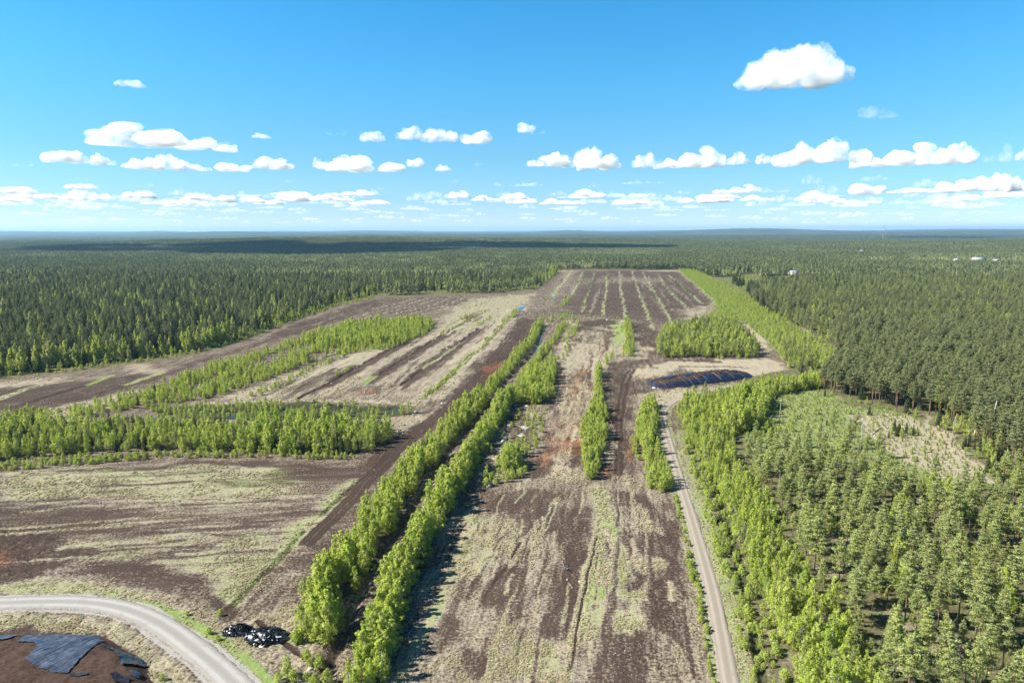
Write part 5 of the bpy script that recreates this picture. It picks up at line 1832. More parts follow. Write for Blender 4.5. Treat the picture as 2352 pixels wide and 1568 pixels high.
def c4(*pts):
    return [((1650 + a / 4.48) / 1.607, (1480 + b / 4.48) / 1.607) for a, b in pts]


STONE_LIST = [
    ((1030, 412), 3.0, 'broad pale boulder in the middle of the stony patch'), ((985, 415), 1.6, 'pale boulder touching the broad one on the stony patch'), ((965, 628), 2.0, 'blocky pale boulder with a dark side on the stony patch'),
    ((930, 672), 2.3, 'pale boulder just below the blocky one on the stony patch'), ((920, 708), 1.8, 'flat pale boulder at the foot of the bush below the blocky one'), ((792, 958), 1.7, 'upright white boulder beside the shaded ditch bank'),
    ((815, 914), 1.1, 'pinkish small boulder above the upright white one'), ((552, 1220), 2.6, 'long white boulder nearest the ditch row shade'), ((535, 1188), 1.8, 'grey boulder behind the long white one'),
    ((660, 1243), 1.3, 'small white boulder beside the long white one'), ((735, 1390), 2.2, 'tall pale boulder at the bottom end of the stony patch'), ((690, 1418), 2.2, 'low white boulder at the bottom end of the stony patch'),
    ((1300, 1262), 1.2, 'single white boulder at the peat edge of the stony patch'), ((1315, 92), 2.3, 'split pale boulder under the tall birches'), ((1130, 72), 1.8, 'grey boulder half hidden under the tall birches'),
    ((1245, 752), 1.3, 'small pale boulder right of the lone birch clump'), ((1240, 805), 1.2, 'small boulder just below the one beside the birch clump'), ((1245, 905), 1.6, 'flat white boulder below the lone birch clump'),
    ((1165, 872), 1.4, 'flat pale boulder at the base of the lone birch clump'), ((1440, 590), 1.0, 'small pale boulder near the reddish strip'), ((1200, 420), 1.1, 'small boulder between the broad one and the gravel mound'),
    ((1290, 640), 1.3, 'low boulder between the gravel mound and the birch clump'), ((600, 1355), .9, 'tiny white stone by the bushes at the ditch water'), ((1450, 160), 1.1, 'small stone beyond the tall birches'), ((2090, 412), .8, 'small white stone lying out on the reddish strip')]
rs = np.random.default_rng(61)
for (p, w, lab) in STONE_LIST:
    a, b = c4(p)[0]
    x, y = G(a, b)
    link('boulder', STONES[int(rs.integers(0, 6))], None, (x, y, gz(x, y) - .05), (0, 0, rs.random() * 6.3), (w, w * rs.uniform(.6, .9), w * rs.uniform(.6, .95)), label=lab, category='boulder', group='boulders around the stony patch')
for (a, b, w, lab) in ((1332, 1335, .9, 'white stone on the reddish smear of the nearest field'), (1303, 1330, .7, 'smaller white stone beside the one on the reddish smear'), (1015, 926, 1.5, 'white boulder by the bushes where the dark track starts'),
                       (955, 946, 2.2, 'grey boulder pile stone beside the wetland end'), (950, 952, 1.6, 'pale stone leaning on the grey wetland end boulder'), (487, 941, 2.4, 'white boulder among the wetland bushes'), (761, 881, 1.4, 'pale stone at the bend of the first drain'),
                       (1027, 800, 1.8, 'pale stone beside the middle drain'), (940, 831, 1.8, 'pale stone lying on the grass by the middle drain'), (838, 901, 1.5, 'white stone near the red peat smear of the strip fields'), (862, 905, 1.4, 'second white stone near the red peat smear of the strip fields'),
                       (1502, 891, 2.4, 'pale boulder at the end of the covered stack'), (1512, 893, 1.6, 'smaller pale boulder beside the one at the covered stack end'), (1532, 889, 1.8, 'pale boulder along the near foot of the covered stack'),
                       (846 + 1000, 850, 1.8, 'white boulder at the edge of the road thicket'), (712, 1537, 1.1, 'white stone at the bottom of the ditch rows'), (1445, 1112, .7, 'white stone beside the wheel tracks'), (1390, 1040, .8, 'pale stone at the foot of the narrow hedge'),
                       (1395, 735, 3.0, 'pale stone on the drain at the far field edge'), (676, 838, 1.6, 'white stone in the birch belt opening'), (1100, 1090, 1.3, 'white boulder in the ditch row gap'), (38, 1376, .8, 'white stone on the inner verge of the pale gravel road')):
    x, y = G(a, b)
    link('boulder', STONES[int(rs.integers(0, 6))], None, (x, y, gz(x, y) - .05), (0, 0, rs.random() * 6.3), (w, w * rs.uniform(.6, .9), w * rs.uniform(.6, .95)), label=lab, category='boulder', group='single stones about the fields')
GM = blob('gravel_mound', 77, M_STONED, .45, 4, .3)
for (p, w, lab) in (((1310, 440), 6.5, 'low grey gravel mound in the middle of the stony patch'), ((1215, 560), 5.0, 'second grey gravel mound nearer the lone birch clump')):
    x, y = G(*c4(p)[0])
    link('gravel_mound', GM, None, (x, y, gz(x, y) - .3), (0, 0, .4 + w), (w, w * .7, w * .4), label=lab, category='gravel mound', group='gravel mounds of the stony patch')

# scattered stones and wood bits on the peat, too many to count
def litter():
    rng = np.random.default_rng(71)
    n = 26000
    s = rng.random(n) * 1.44 - .72
    y = 1 / (1 / 116. + (1 / 700. - 1 / 116.) * rng.random(n))
    x = s * (y + 40)
    k = poly_cov(x, y, CLEARED_W, 2) > .5
    rd = np.minimum(linedist(x, y, GP(ROAD_E)) - 2.1, linedist(x, y, GP(ROAD_W)) - 3.7)
    k &= (fbm(x, y, 18, 3, 73) > .47) & (rd > 0)
    x, y = x[k][:9000], y[k][:9000]
    z = ground_z(x, y)
    sc = .07 + .16 * rng.random(len(x)) ** 4
    sc *= np.clip(y / 200, .8, 2.2)
    rot = np.stack([x * 0, x * 0, rng.random(len(x)) * 6.28], 1)
    objs = [bpy.data.objects.new('stone_%d' % q, blob('stone', 90 + q, M_STONE, .6, 1)) for q in range(3)]
    instancer('stones', objs, np.stack([x, y, z], 1), rot, np.stack([sc * rng.uniform(.8, 2.4, len(x)), sc, sc * .8], 1), rng.integers(0, 3, len(x)), kind='stuff', label='small pale stones and wood scraps littering the peat', category='stones')


litter()


# ------------------------------------------------------------------ dead trunks, logs, poles, brush
def c_c(*pts):
    return [((3080 + a / 3.336) / 1.607, (1350 + b / 3.336) / 1.607) for a, b in pts]


def snag(name, px, py_top, py_base, mat, label, cat, r=.16, lean=0.0, twigs=4, seed=1):
    x, y = G(px, py_base)
    dep = y * math.cos(PITCH) + CAM_H * math.sin(PITCH)
    h = (py_base - py_top) / F_PX * dep / .93
    rng = np.random.default_rng(seed)
    root = link(name, None, None, (x, y, gz(x, y)), label=label, category=cat, group='dead standing trunks about the clearing' if cat == 'dead tree' else None)
    m = MB().tube([(0, 0, -.3), (lean * h * .3, .02 * h, h * .5), (lean * h, 0, h)], [r, r * .8, r * .45], 7)
    link('trunk', m.mesh('trunk', mat, True), root)
    for k in range(twigs):
        z = h * (.45 + .5 * (k + rng.random()) / max(1, twigs))
        a = rng.random() * 6.28
        L = h * rng.uniform(.06, .14)
        m = MB().tube([(lean * z, 0, z), (lean * z + math.cos(a) * L * .6, math.sin(a) * L * .6, z + L * .3), (lean * z + math.cos(a) * L, math.sin(a) * L, z + L * .2)], [r * .35, r * .22, r * .1], 4)
        link('branch', m.mesh('branch', mat), root)


snag('utility_pole', 1790, 918, 977, M_SNAG, 'grey bare pole standing alone at the birch side of the clearing', 'pole', .17, .01, 0)
snag('utility_pole', 2186, 958, 1027, M_SNAG, 'thin dark pole standing in the dry grass of the clearing', 'pole', .13, .005, 0)
snag('dead_tree', 2258, 924, 980, M_WHITEWOOD, 'forked white dead birch trunk behind the clearing', 'dead tree', .24, .04, 5, 2)
snag('dead_tree', 2275, 924, 996, M_WHITEWOOD, 'tallest white dead birch trunk leaning behind the clearing', 'dead tree', .24, .08, 4, 3)
snag('dead_tree', 2237, 974, 1010, M_WHITEWOOD, 'short broken white birch trunk at the clearing rim spruces', 'dead tree', .26, .05, 1, 4)
snag('dead_tree', 2208, 930, 958, M_WHITEWOOD, 'thin white broken trunk above the rim spruces', 'dead tree', .17, .0, 1, 5)
snag('dead_tree', 2338, 937, 975, M_WHITEWOOD, 'forked white trunk near the picture edge behind the clearing', 'dead tree', .25, .12, 6, 6)
snag('dead_tree', 1977, 963, 1046, M_SNAG, 'dark grey standing dead pine with twigs among the front pines', 'dead tree', .22, -.03, 9, 7)
snag('dead_tree', 1886, 985, 1026, M_SNAG, 'thin grey broken trunk low in the clearing shrubs', 'dead tree', .13, .02, 3, 8)
x, y = G(2111, 942)
ps = gen_spruce(390, 9.0, .16, 7, .30, M_DEAD)
root = link('dead_spruce', None, None, (x, y, gz(x, y)), label='grey dead spruce between the dark spruces at the clearing rim', category='dead spruce')
link('trunk', ps[0].mesh('trunk', M_SNAG, True), root)
link('crown', mesh('dead_crown', ps[1][0], ps[1][1], M_DEAD, False, {'tone': ps[1][2]}), root)


def log(p0, p1, r, mat, label):
    a, b = np.array(G(*p0)), np.array(G(*p1))
    c = (a + b) / 2
    m = MB().tube([(a[0] - c[0], a[1] - c[1], r), (0, .1, r * 1.2), (b[0] - c[0], b[1] - c[1], r)], [r, r * .9, r * .6], 7)
    link('fallen_log', m.mesh('fallen_log', mat, True), None, (c[0], c[1], gz(*c)), label=label, category='log', group='logs lying on the clearing')


log((2002, 999), (2020, 985), .22, M_WHITEWOOD, 'white fallen log pointing up the clearing')
log((2019, 984), (2027, 983), .25, M_WHITEWOOD, 'short white log at the tip of the longer white one')
log((2026, 950), (2054, 954), .16, M_WHITEWOOD, 'thin pale log across the upper clearing')
log((2000, 979), (2010, 981), .18, M_WHITEWOOD, 'short pale log among the clearing shrubs')
log((2151, 976), (2159, 982), .18, M_WHITEWOOD, 'pale log in the dry grass of the clearing')
log((2204, 1020), (2226, 1023), .15, M_WHITEWOOD, 'long thin pale log near the thin dark pole')


def brush(px, py, w, n, label, mat, seed, hgt=1.2):
    rng = np.random.default_rng(seed)
    x, y = G(px, py)
    root = link('brush_pile', None, None, (x, y, gz(x, y)), label=label, category='brush pile', group='piles of cut branches')
    base = []
    for k in range(4):
        m = MB().tube([(-.5, 0, 0), (0, rng.normal() * .05, rng.normal() * .06), (.5, rng.normal() * .08, rng.normal() * .05)], [.035, .03, .012], 4)
        base.append(m.mesh('branch', mat))
    for k in range(n):
        q = rng.normal(size=2) * w * .3
        link('branch', base[k % 4], root, (q[0], q[1] * .6, .1 + abs(rng.normal()) * hgt * .4 * max(.2, 1 - np.hypot(*q) / w)), (rng.normal() * .3, rng.normal() * .35, rng.random() * 6.28), (rng.uniform(1.5, 4),) * 3)


brush(630, 833, 12, 110, 'grey pile of cut branches in the opening of the birch belt', M_SNAG, 3, 2.5)
brush(1645, 1197, 2.4, 60, 'dark tangled root heap in the bushes beside the sandy road', M_SBARK, 4, 2.6)
brush(855, 1302, 2.6, 50, 'pale brush heap lying in the ditch between the birch rows', M_SNAG, 5, 1.4)
brush(1300, 1305, 1.0, 14, 'small twig heap on the nearest field', M_SNAG, 6, .5)

# ------------------------------------------------------------------ distant houses, mast and wind turbines
M_WALLR = simple_mat('red_boards', (.19, .045, .030), (.26, .065, .04), 1, .8)
M_WALLW = simple_mat('white_boards', (.38, .37, .34), (.46, .45, .42), 1, .8)
M_ROOFG = simple_mat('grey_sheet_roof', (.26, .27, .28), (.34, .35, .36), 1, .6)
M_ROOFD = simple_mat('dark_tile_roof', (.10, .075, .065), (.16, .12, .10), 1, .8)
M_GLASS = simple_mat('window_glass', (.02, .025, .03), (.04, .045, .05), 1, .1, .5)
M_STEEL = simple_mat('pale_steel', (.50, .50, .50), (.60, .60, .60), 1, .5)
M_REDP = simple_mat('red_paint', (.45, .05, .035), (.5, .06, .04), 1, .5)
M_TURB = simple_mat('white_tower', (.75, .76, .78), (.8, .8, .82), 1, .4)


def house(px, py, w, d, h, roofh, rz, wall, roof, label, zlift=0.0, dist=None):
    x, y = G(px, py)
    if dist:
        x, y = x * dist / y, dist
    z = float(terrain(np.array([x]), np.array([y]))[0]) + zlift
    root = link('house', None, None, (x, y, z), (0, 0, rz), label=label, category='house', group='farm houses in the forest')
    link('wall', MB().box((0, 0, h / 2 - .5), (w, d, h + 1)).mesh('wall', wall), root)
    e = .5
    v = [(-w / 2 - e, -d / 2 - e, h), (w / 2 + e, -d / 2 - e, h), (w / 2 + e, 0, h + roofh), (-w / 2 - e, 0, h + roofh), (-w / 2 - e, d / 2 + e, h), (w / 2 + e, d / 2 + e, h)]
    v2 = [(a, b, c + .25) for a, b, c in v]
    m = MB().add(v + v2, [(0, 3, 2, 1), (3, 4, 5, 2), (6, 7, 8, 9), (9, 8, 11, 10), (0, 1, 7, 6), (5, 4, 10, 11), (1, 2, 8, 7), (2, 5, 11, 8), (3, 0, 6, 9), (4, 3, 9, 10)])
    m.add([(-w / 2, -d / 2, h), (-w / 2, d / 2, h), (-w / 2, 0, h + roofh)], [(0, 2, 1)])
    m.add([(w / 2, -d / 2, h), (w / 2, d / 2, h), (w / 2, 0, h + roofh)], [(0, 1, 2)])
    r = link('roof', m.mesh('roof', roof), root)
    link('chimney', MB().box((w * .15, .6, h + roofh + .4), (.8, .8, 1.8)).mesh('chimney', M_ROOFD), r)
    for k in range(3):
        wx = -w / 2 + w * (k + .5) / 3
        link('window', MB().box((wx, -d / 2 - .02, h * .55), (w * .12, .12, h * .35)).mesh('window', M_GLASS), root)
    link('door', MB().box((w / 2 + .02, 0, 1.1), (.12, 1.2, 2.2)).mesh('door', M_ROOFD), root)


house(1822, 637, 22, 12, 6, 4, .5, M_WALLW, M_ROOFG, 'grey-roofed barn half hidden in pines beyond the green belt', 3)
house(2246, 607, 34, 14, 7, 6, .1, M_WALLR, M_ROOFG, 'long red barn with a pale sheet roof at the farm clearing', 5)
house(2286, 610, 20, 12, 5, 5, 1.45, M_WALLW, M_ROOFG, 'white gabled house beside the long red barn', 6)
house(2196, 606, 14, 9, 5, 4, .3, M_WALLW, M_ROOFG, 'small white shed before the long red barn', 5)
house(1979, 572, 15, 10, 5, 4, 1.2, M_WALLW, M_ROOFG, 'small white gabled house on the wooded rise below the mast', 12, 2350)
house(813, 548, 20, 11, 7, 5, .2, M_WALLR, M_ROOFD, 'red house on the crest of the shaded forest hill', 9, 3960)


def mast():
    dist = 4200.0
    d = ray(2027, 556)
    x, y = d.x / d.y * dist, dist
    z = float(terrain(np.array([x]), np.array([y]))[0])
    root = link('radio_mast', None, None, (x, y, z), label='thin red and white radio mast standing above the far forest', category='mast')
    H = 112.0
    for k in range(6):
        m = MB()
        z0, z1 = H * k / 6, H * (k + 1) / 6
        for a in range(3):
            c, s = math.cos(a * 2.094) * .9, math.sin(a * 2.094) * .9
            c2_, s2_ = math.cos((a + 1) * 2.094) * .9, math.sin((a + 1) * 2.094) * .9
            m.tube([(c, s, z0), (c, s, z1)], [.32, .32], 4)
            for q in range(5):
                za = z0 + (z1 - z0) * q / 5
                m.tube([(c, s, za), (c2_, s2_, za + (z1 - z0) / 5)], [.16, .16], 4)
        link('mast_section', m.mesh('mast_section', M_STEEL if k % 2 == 0 else M_REDP), root)
    for a in range(3):
        c, s = math.cos(a * 2.094 + .5), math.sin(a * 2.094 + .5)
        link('guy_wire', MB().tube([(c, s, H * .9), (c * 60, s * 60, 0)], [.05, .05], 4).mesh('guy_wire', M_STEEL), root)


mast()


def turbines():
    rng = np.random.default_rng(12)
    tower = MB().tube([(0, 0, 0), (0, 0, 60), (0, 0, 140)], [3.2, 2.8, 1.9], 10).mesh('tower', M_TURB, True)
    nac = MB().box((0, 2, 141.5), (4, 11, 4)).mesh('nacelle', M_TURB)
    bl = MB()
    bl.add([(-1.6, 0, 1.5), (1.6, .6, 1.5), (2.4, .8, 12), (1.0, .5, 66), (-.2, 0, 66), (-1.6, 0, 12), (0, -.9, 12), (0, -.5, 1.5), (.2, -.3, 66)], [(0, 1, 2, 5), (5, 2, 3, 4), (1, 0, 7), (7, 6, 2, 1), (0, 5, 6, 7), (6, 8, 3, 2), (5, 4, 8, 6)])
    blade = bl.mesh('blade', M_TURB, True)
    hub = MB().tube([(0, -4.5, 141.5), (0, -2.5, 141.5)], [.8, 2.2], 8).mesh('hub', M_TURB)
    for n, px in enumerate((1850, 2139, 2180, 2232, 2242, 2278, 2290, 2313)):
        dist = 26000 + 2500 * rng.random()
        d = ray(px, 531)
        x, y = d.x / d.y * dist, dist
        z = float(terrain(np.array([x]), np.array([y]))[0]) + 6
        names = ['westernmost white wind turbine far out on the horizon', 'white wind turbine on the horizon past the radio mast', 'white wind turbine between the mast and the turbine pair', 'first of the turbine pair close together on the horizon', 'second of the turbine pair close together on the horizon', 'white wind turbine just past the close pair', 'white wind turbine before the easternmost one', 'easternmost white wind turbine on the horizon']
        root = link('wind_turbine', None, None, (x, y, z), (0, 0, rng.normal() * .4), label=names[n], category='wind turbine', group='wind turbines on the horizon')
        link('tower', tower, root)
        link('nacelle', nac, root)
        link('hub', hub, root)
        a0 = rng.random() * 2.1
        for k in range(3):
            link('blade', blade, root, (0, -3.6, 141.5), (0, a0 + k * 2.0944, 0))


turbines()

# ------------------------------------------------------------------ air
def haze():
    m = bpy.data.materials.new('hazy_air')
    m.use_nodes = True
    t = m.node_tree
    t.nodes.clear()
    o = t.nodes.new('ShaderNodeOutputMaterial')
    v = t.nodes.new('ShaderNodeVolumePrincipled')
    v.inputs['Color'].default_value = HAZE_COL
    v.inputs['Density'].default_value = HAZE_DENS
    v.inputs['Anisotropy'].default_value = 0.2
    t.links.new(v.outputs[0], o.inputs['Volume'])
    zb, zt = -40.0, 240.0
    b = MB().box((0, 22000, (zb + zt) / 2), (110000, 46000, zt - zb)).mesh('haze', m)
    link('haze', b, kind='stuff')


HAZE_COL = (.42, .70, 1.0, 1)
HAZE_DENS = 3.4e-5
haze()


# ------------------------------------------------------------------ clouds
CLOUD_BASE = 1300.0
BB = {}


def cloud_mat(dens=1.0, lo=.38):
    t = NT('cloud_vapour')
    v = t.n('ShaderNodeVolumePrincipled')
    v.inputs['Color'].default_value = (1, 1, 1, 1)
    v.inputs['Anisotropy'].default_value = 0.0
    oi = t.n('ShaderNodeObjectInfo')
    tc = t.n('ShaderNodeTexCoord').outputs['Object']
    off = t.n('ShaderNodeVectorMath', operation='ADD')
    t.put(off.inputs[0], tc)
    cb = t.n('ShaderNodeCombineXYZ')
    t.put(cb.inputs[0], t.math('MULTIPLY', oi.outputs['Random'], 37.0))
    t.t.links.new(cb.outputs[0], off.inputs[1])
    n = t.noise(4.6, 8, .70, off.outputs[0])
    d = t.remap(n, lo, lo + .33)
    d = t.math('MULTIPLY', d, dens)
    t.put(v.inputs['Density'], t.math('MULTIPLY', d, CLOUD_DENS))
    t.t.links.new(v.outputs[0], t.out.inputs['Volume'])
    return t.m


CLOUD_DENS = 0.022


def gen_cloud(seed, puffs, aspect, res=.045, wispy=.0):
    """a cumulus about 1 unit wide: a flat base and heaped round puffs; aspect = height / width"""
    rng = np.random.default_rng(seed)
    bm = bmesh.new()
    for (cx, cy, cz, r) in puffs:
        mt = Matrix.Translation((cx, cy, cz)) @ Matrix.Diagonal((r, r, r * .9, 1))
        bmesh.ops.create_icosphere(bm, subdivisions=2, radius=1, matrix=mt)
    me = bpy.data.meshes.new('cloud_raw')
    bm.to_mesh(me)
    bm.free()
    ob = bpy.data.objects.new('cloud_raw', me)
    COL.objects.link(ob)
    md = ob.modifiers.new('r', 'REMESH')
    md.mode = 'VOXEL'
    md.voxel_size = res * .32
    dg = bpy.context.evaluated_depsgraph_get()
    ev = ob.evaluated_get(dg)
    src = ev.to_mesh()
    n = len(src.vertices)
    co = np.empty(n * 3, np.float32)
    src.vertices.foreach_get('co', co)
    co = co.reshape(-1, 3)
    nm = np.empty(n * 3, np.float32)
    src.vertices.foreach_get('normal', nm)
    nm = nm.reshape(-1, 3)
    faces = [tuple(p.vertices) for p in src.polygons]
    ev.to_mesh_clear()
    bpy.data.objects.remove(ob)
    bpy.data.meshes.remove(me)
    off = Vector((seed * 3.7, seed * 1.3, 0))
    d = np.array([(1 - abs(mnoise.noise(Vector(p) * 5 + off))) * .5 + (1 - abs(mnoise.noise(Vector(p) * 12 + off))) * .34 + (1 - abs(mnoise.noise(Vector(p) * 27 + off))) * .22 + mnoise.noise(Vector(p) * 55 + off) * .12 - .72 for p in co])
    base = np.clip((co[:, 2] - .02) / .08, .25, 1)
    co = co + nm * (d * .24 * aspect ** .5 * base)[:, None]
    # the base is flattened
    lo = .03 + .035 * np.array([mnoise.noise(Vector((p[0] * 4, p[1] * 4, seed))) for p in co])
    z = co[:, 2]
    co[:, 2] = np.where(z < lo, lo + (z - lo) * .22, z)
    me = mesh('cloud', co, faces, M_CLOUD, True)
    BB[me.name] = np.array([co.min(0), co.max(0)])
    return me


def heap(rng, n, w=.5, dep=.3, h=.3, peak=None, r0=.14):
    """puffs along a cumulus: (x,y,z,r) with a rounded sky line"""
    P = []
    for k in range(n):
        x = rng.uniform(-w, w) * .82
        u = abs(x) / w
        top = h * (1 - u ** 2) * rng.uniform(.55, 1)
        if peak is not None:
            top = h * max(.25, 1 - abs(x - peak) / (w * 1.05)) * rng.uniform(.6, 1)
        r = r0 * rng.uniform(.6, 1.15) * (1 - .35 * u)
        y = rng.uniform(-dep, dep) * (1 - .5 * u)
        P.append((x, y, r * .55, r * 1.05))
        if top > r:
            P.append((x, y * .6, top - r * .6, r * .85))
            P.append((x + rng.normal() * .03, y * .8, top * .5, r))
    return P


def build_clouds():
    rng = np.random.default_rng(77)
    shapes = []
    big = [(-.40, 0, .08, .11), (-.33, .03, .18, .11), (-.36, 0, .0, .10), (-.25, .05, .17, .15), (-.30, -.1, .10, .14), (-.1, 0, .12, .17), (-.14, .08, .22, .14), (.02, .02, .25, .17), (.14, 0, .25, .17), (.1, -.1, .14, .18),
           (.28, .05, .16, .15), (.3, -.08, .08, .13), (.4, 0, .07, .10), (.2, .1, .1, .16), (0, -.12, .06, .14), (-.02, -.06, -.03, .10), (.24, 0, .26, .10), (-.26, 0, .2, .08), (-.2, .05, .27, .11), (.43, .03, .12, .06), (-.44, 0, .02, .06)]
    shapes.append((gen_cloud(1, big, .42, .040), .42))
    for k in range(9):
        asp = (.30, .26, .36, .30, .22, .28, .34, .20, .24)[k]
        pk = (None, -.25, .25, None, .1, -.1, None, .3, None)[k]
        shapes.append((gen_cloud(10 + k, heap(rng, 11, .5, .22, asp, pk, .13 if asp > .25 else .10), asp, .045), asp))

    for k in range(5):
        q = heap(rng, 8, .42, .2, (.42, .36, .5, .4, .32)[k], (None, .1, 0, -.12, .2)[k], .19)
        shapes.append((gen_cloud(30 + k, q, .42, .05), .42))
    thin = []
    for me, asp in shapes:
        m2 = me.copy()
        m2.name = 'thin_cloud'
        m2.materials[0] = M_THIN
        BB[m2.name] = BB[me.name]
        thin.append((m2, asp))

    def put(px, py, wpx, hpx, shape, flip=False, label=None, base=CLOUD_BASE, group=None, deep=None, faint=False):
        """px: middle, py: flat base, sizes in photo pixels"""
        if wpx < 100 and not faint:
            shape = 10 + int(px * 7 + py) % 5
        d = ray(px, py)
        t = (base - CAM_H) / d.z
        p = Vector((0, 0, CAM_H)) + d * t
        dist = d.y * t * math.cos(PITCH)
        W = wpx * 1.08 / F_PX * dist
        me, asp = (thin if faint else shapes)[shape]
        bb = BB[me.name]
        W, H = W / (bb[1, 0] - bb[0, 0]), hpx * 1.02 / F_PX * dist / (bb[1, 2] - bb[0, 2])
        p = p - Vector((0, 0, bb[0, 2] * H))
        az = math.atan2(d.x, d.y)
        o = link('cloud', me, None, p, (0, 0, -az), (-W if flip else W, deep or W * .9, H), label=label, category='cloud', group=group)
        return o
    named = [
        (1822, 206, 236, 98, 0, False, 'largest white cumulus cloud, alone high in the blue sky'),
        (1994, 274, 80, 27, 9, False, 'thin greyish cloud floating below the largest cumulus'),
        (298, 200, 62, 17, 5, False, 'small solitary cloud high above the western forest'),
        (384, 342, 290, 56, 3, True, 'long cloud with a tall dome at one end, above the western forest'),
        (148, 375, 92, 30, 1, False, 'rounded cloud beside a smaller companion over the western forest'),
        (236, 381, 52, 29, 6, False, 'small puff between the rounded cloud and a longer one'),
        (345, 391, 125, 38, 2, True, 'long cloud just under the domed cloud'),
        (440, 393, 80, 21, 8, False, 'flat tail cloud trailing the long cloud under the domed one'),
        (525, 394, 80, 19, 5, False, 'small flat cloud at the end of the western cloud line'),
        (628, 389, 88, 29, 4, False, 'single oval cloud between two cloud lines'),
        (601, 318, 42, 13, 9, False, 'tiny flat cloud beside the tall dome'),
        (828, 394, 190, 38, 7, False, 'long flat-based cloud above the middle of the field forest'),
        (730, 385, 24, 24, 6, False, 'small ragged puff at the end of the long flat-based cloud'),
        (777, 311, 46, 11, 8, False, 'faint streak cloud left of the trio of small clouds'),
        (855, 326, 56, 25, 2, False, 'pale small cloud just before the joined pair'),
        (942, 321, 66, 32, 4, True, 'first cloud of the joined pair above the ditch rows'),
        (1012, 327, 84, 31, 1, True, 'second cloud of the joined pair above the ditch rows'),
        (1104, 331, 72, 28, 7, True, 'lone cloud following the joined pair'),
        (1202, 305, 44, 22, 6, False, 'ragged torn cloud above the far field'),
        (1236, 309, 40, 13, 8, False, 'wisp trailing the ragged torn cloud'),
        (960, 384, 40, 22, 6, True, 'small puff above the far end of the ditch rows'),
        (1018, 394, 36, 17, 4, False, 'tiny cloud beside the small puff over the ditch rows'),
        (1100, 382, 26, 10, 5, False, 'smallest wisp above the far field'),
        (1262, 384, 95, 34, 8, True, 'low curved wing of cloud joining the tall grey cloud'),
        (1365, 391, 126, 52, 6, False, 'tall heaped cloud above the far field'),
        (1480, 385, 60, 34, 1, True, 'small cloud leading the broad humped cloud'),
        (1580, 387, 150, 50, 3, False, 'broad humped cloud over the far field corner'),
        (1694, 379, 60, 31, 2, False, 'small cloud tailing the broad humped cloud'),
        (1758, 377, 46, 25, 4, False, 'little round cloud before the longest cloud bank'),
        (1890, 381, 200, 62, 1, True, 'highest heap of the longest cloud bank'),
        (2060, 383, 190, 52, 3, False, 'middle of the longest cloud bank'),
        (2160, 380, 120, 50, 2, True, 'rising shoulder of the longest cloud bank'),
        (2270, 376, 100, 42, 8, False, 'thin tail of the longest cloud bank'),
        (2356, 370, 40, 42, 6, False, 'cloud cut by the picture edge past the longest bank'),
        (56, 383, 40, 11, 8, False, 'faint wisp at the western end of the sky'),
    ]
    for (px, py, w, h, s, fl, lab) in named:
        put(px, py, w, h, s, fl, lab, group='cumulus clouds of the nearer lines', faint='wisp' in lab or 'streak' in lab or 'thin' in lab)
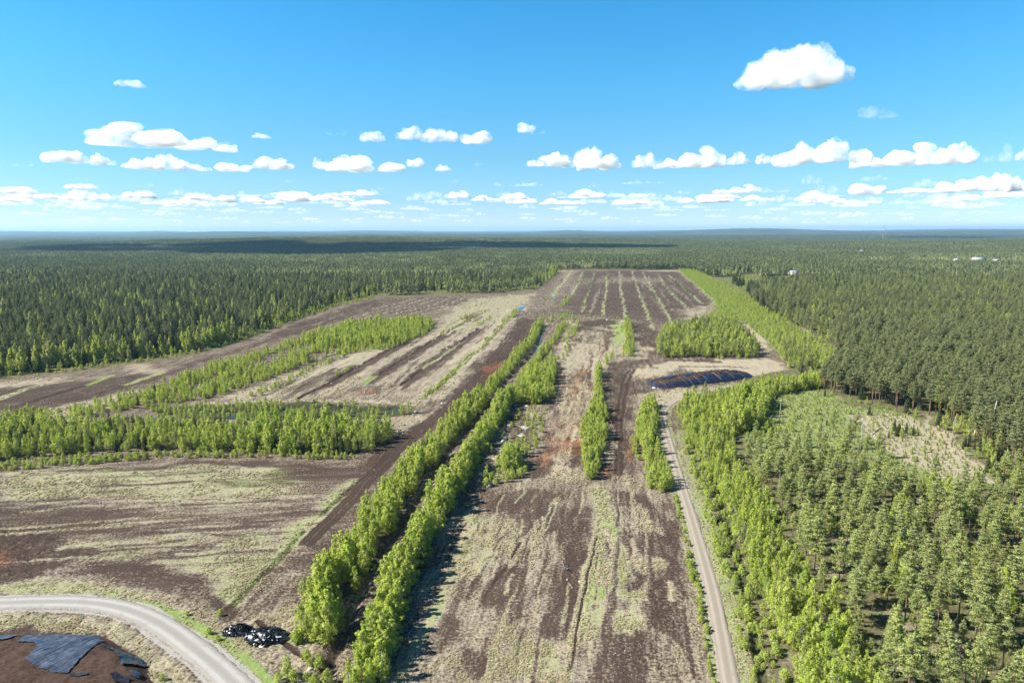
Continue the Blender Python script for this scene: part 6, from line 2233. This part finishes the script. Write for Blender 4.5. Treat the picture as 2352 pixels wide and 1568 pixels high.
    low = [(30, 446, 90, 18, 5), (186, 434, 66, 12, 2), (345, 430, 18, 9, 6), (110, 458, 130, 18, 3), (215, 462, 100, 26, 2), (320, 456, 70, 18, 1), (418, 450, 52, 16, 6), (460, 462, 90, 16, 7), (545, 466, 110, 18, 4), (400, 470, 130, 14, 3),
           (660, 448, 70, 10, 5), (690, 464, 80, 22, 1), (665, 420, 20, 8, 6), (800, 450, 110, 14, 3), (770, 462, 100, 15, 2), (845, 448, 50, 14, 4), (876, 436, 18, 7, 6), (960, 462, 52, 22, 1), (1000, 458, 40, 12, 8), (1052, 456, 60, 18, 2),
           (1044, 422, 18, 14, 6), (1165, 428, 70, 9, 8), (1220, 428, 50, 9, 5), (1110, 462, 60, 14, 4), (1160, 450, 40, 12, 1), (1200, 468, 70, 14, 3), (1280, 450, 40, 14, 6), (1345, 452, 80, 18, 7), (1360, 432, 30, 11, 6), (1448, 424, 50, 11, 3),
           (1500, 422, 40, 9, 8), (1420, 454, 44, 14, 2), (1486, 450, 36, 12, 1), (1460, 470, 110, 13, 5), (1524, 456, 40, 11, 4), (1690, 444, 100, 20, 3), (1780, 442, 70, 8, 8), (1750, 442, 40, 14, 1), (1620, 466, 120, 20, 7), (1730, 462, 70, 14, 2),
           (1868, 424, 44, 26, 6), (1895, 446, 52, 24, 4), (1870, 462, 90, 24, 1), (1978, 448, 76, 26, 2), (2005, 415, 56, 12, 5), (2072, 444, 60, 12, 8), (2120, 430, 50, 22, 6), (2100, 444, 76, 12, 7), (2170, 444, 60, 26, 1), (2230, 440, 90, 34, 3),
           (2330, 442, 110, 46, 2), (2300, 456, 120, 18, 5), (1960, 468, 110, 12, 3), (2200, 462, 90, 12, 4), (30, 466, 80, 14, 1), (620, 470, 70, 12, 4), (850, 470, 90, 11, 7), (1310, 470, 70, 10, 2), (1570, 446, 36, 10, 6), (2100, 466, 60, 9, 8)]
    low += [(x_, rng.uniform(450, 476), rng.uniform(34, 95), rng.uniform(8, 17), int(rng.integers(1, 10))) for x_ in np.concatenate([rng.uniform(-20, 640, 34), rng.uniform(640, 2370, 52)])]
    low.sort()
    for n_, (px, py, w, h, s) in enumerate(low):
        put(px, py, w, h, s, rng.random() < .5, '%scloud from the west end of the low cloud band' % (ordinal(n_) or 'first '), group='small clouds low over the horizon', faint=w < 60 or h < 10 or isinstance(h, np.floating) or (type(h) is float and rng.random() < .75))
    tiny = sorted(rng.uniform(-30, 2380, 130))
    for n_, tx in enumerate(tiny):
        py = 474 + 40 * rng.random() ** .8
        put(tx, py, rng.uniform(26, 80) * (1.15 - (py - 474) / 60), rng.uniform(7, 15) * (1.1 - (py - 474) / 55), int(rng.integers(1, 10)), rng.random() < .5,
            '%stiny flat cloud from the west end along the horizon' % (ordinal(n_) or 'first '), group='tiny clouds along the horizon', faint=True)
    # the cloud outside the frame whose shade lies on the forest hill
    me = shapes[3][0].copy()
    me.materials[0] = cloud_mat(6.0, .30)
    hgt = 1900.0
    sh = Vector((-950, 3150, 30))
    c = sh + SUN_DIR * ((hgt - 30) / SUN_DIR.z)
    link('cloud', me, None, c, (0, 0, 0), (3000, 2400, 900), label='broad cloud overhead shading the forest hill', category='cloud')


M_CLOUD = cloud_mat()
M_THIN = cloud_mat(.16)
build_clouds()
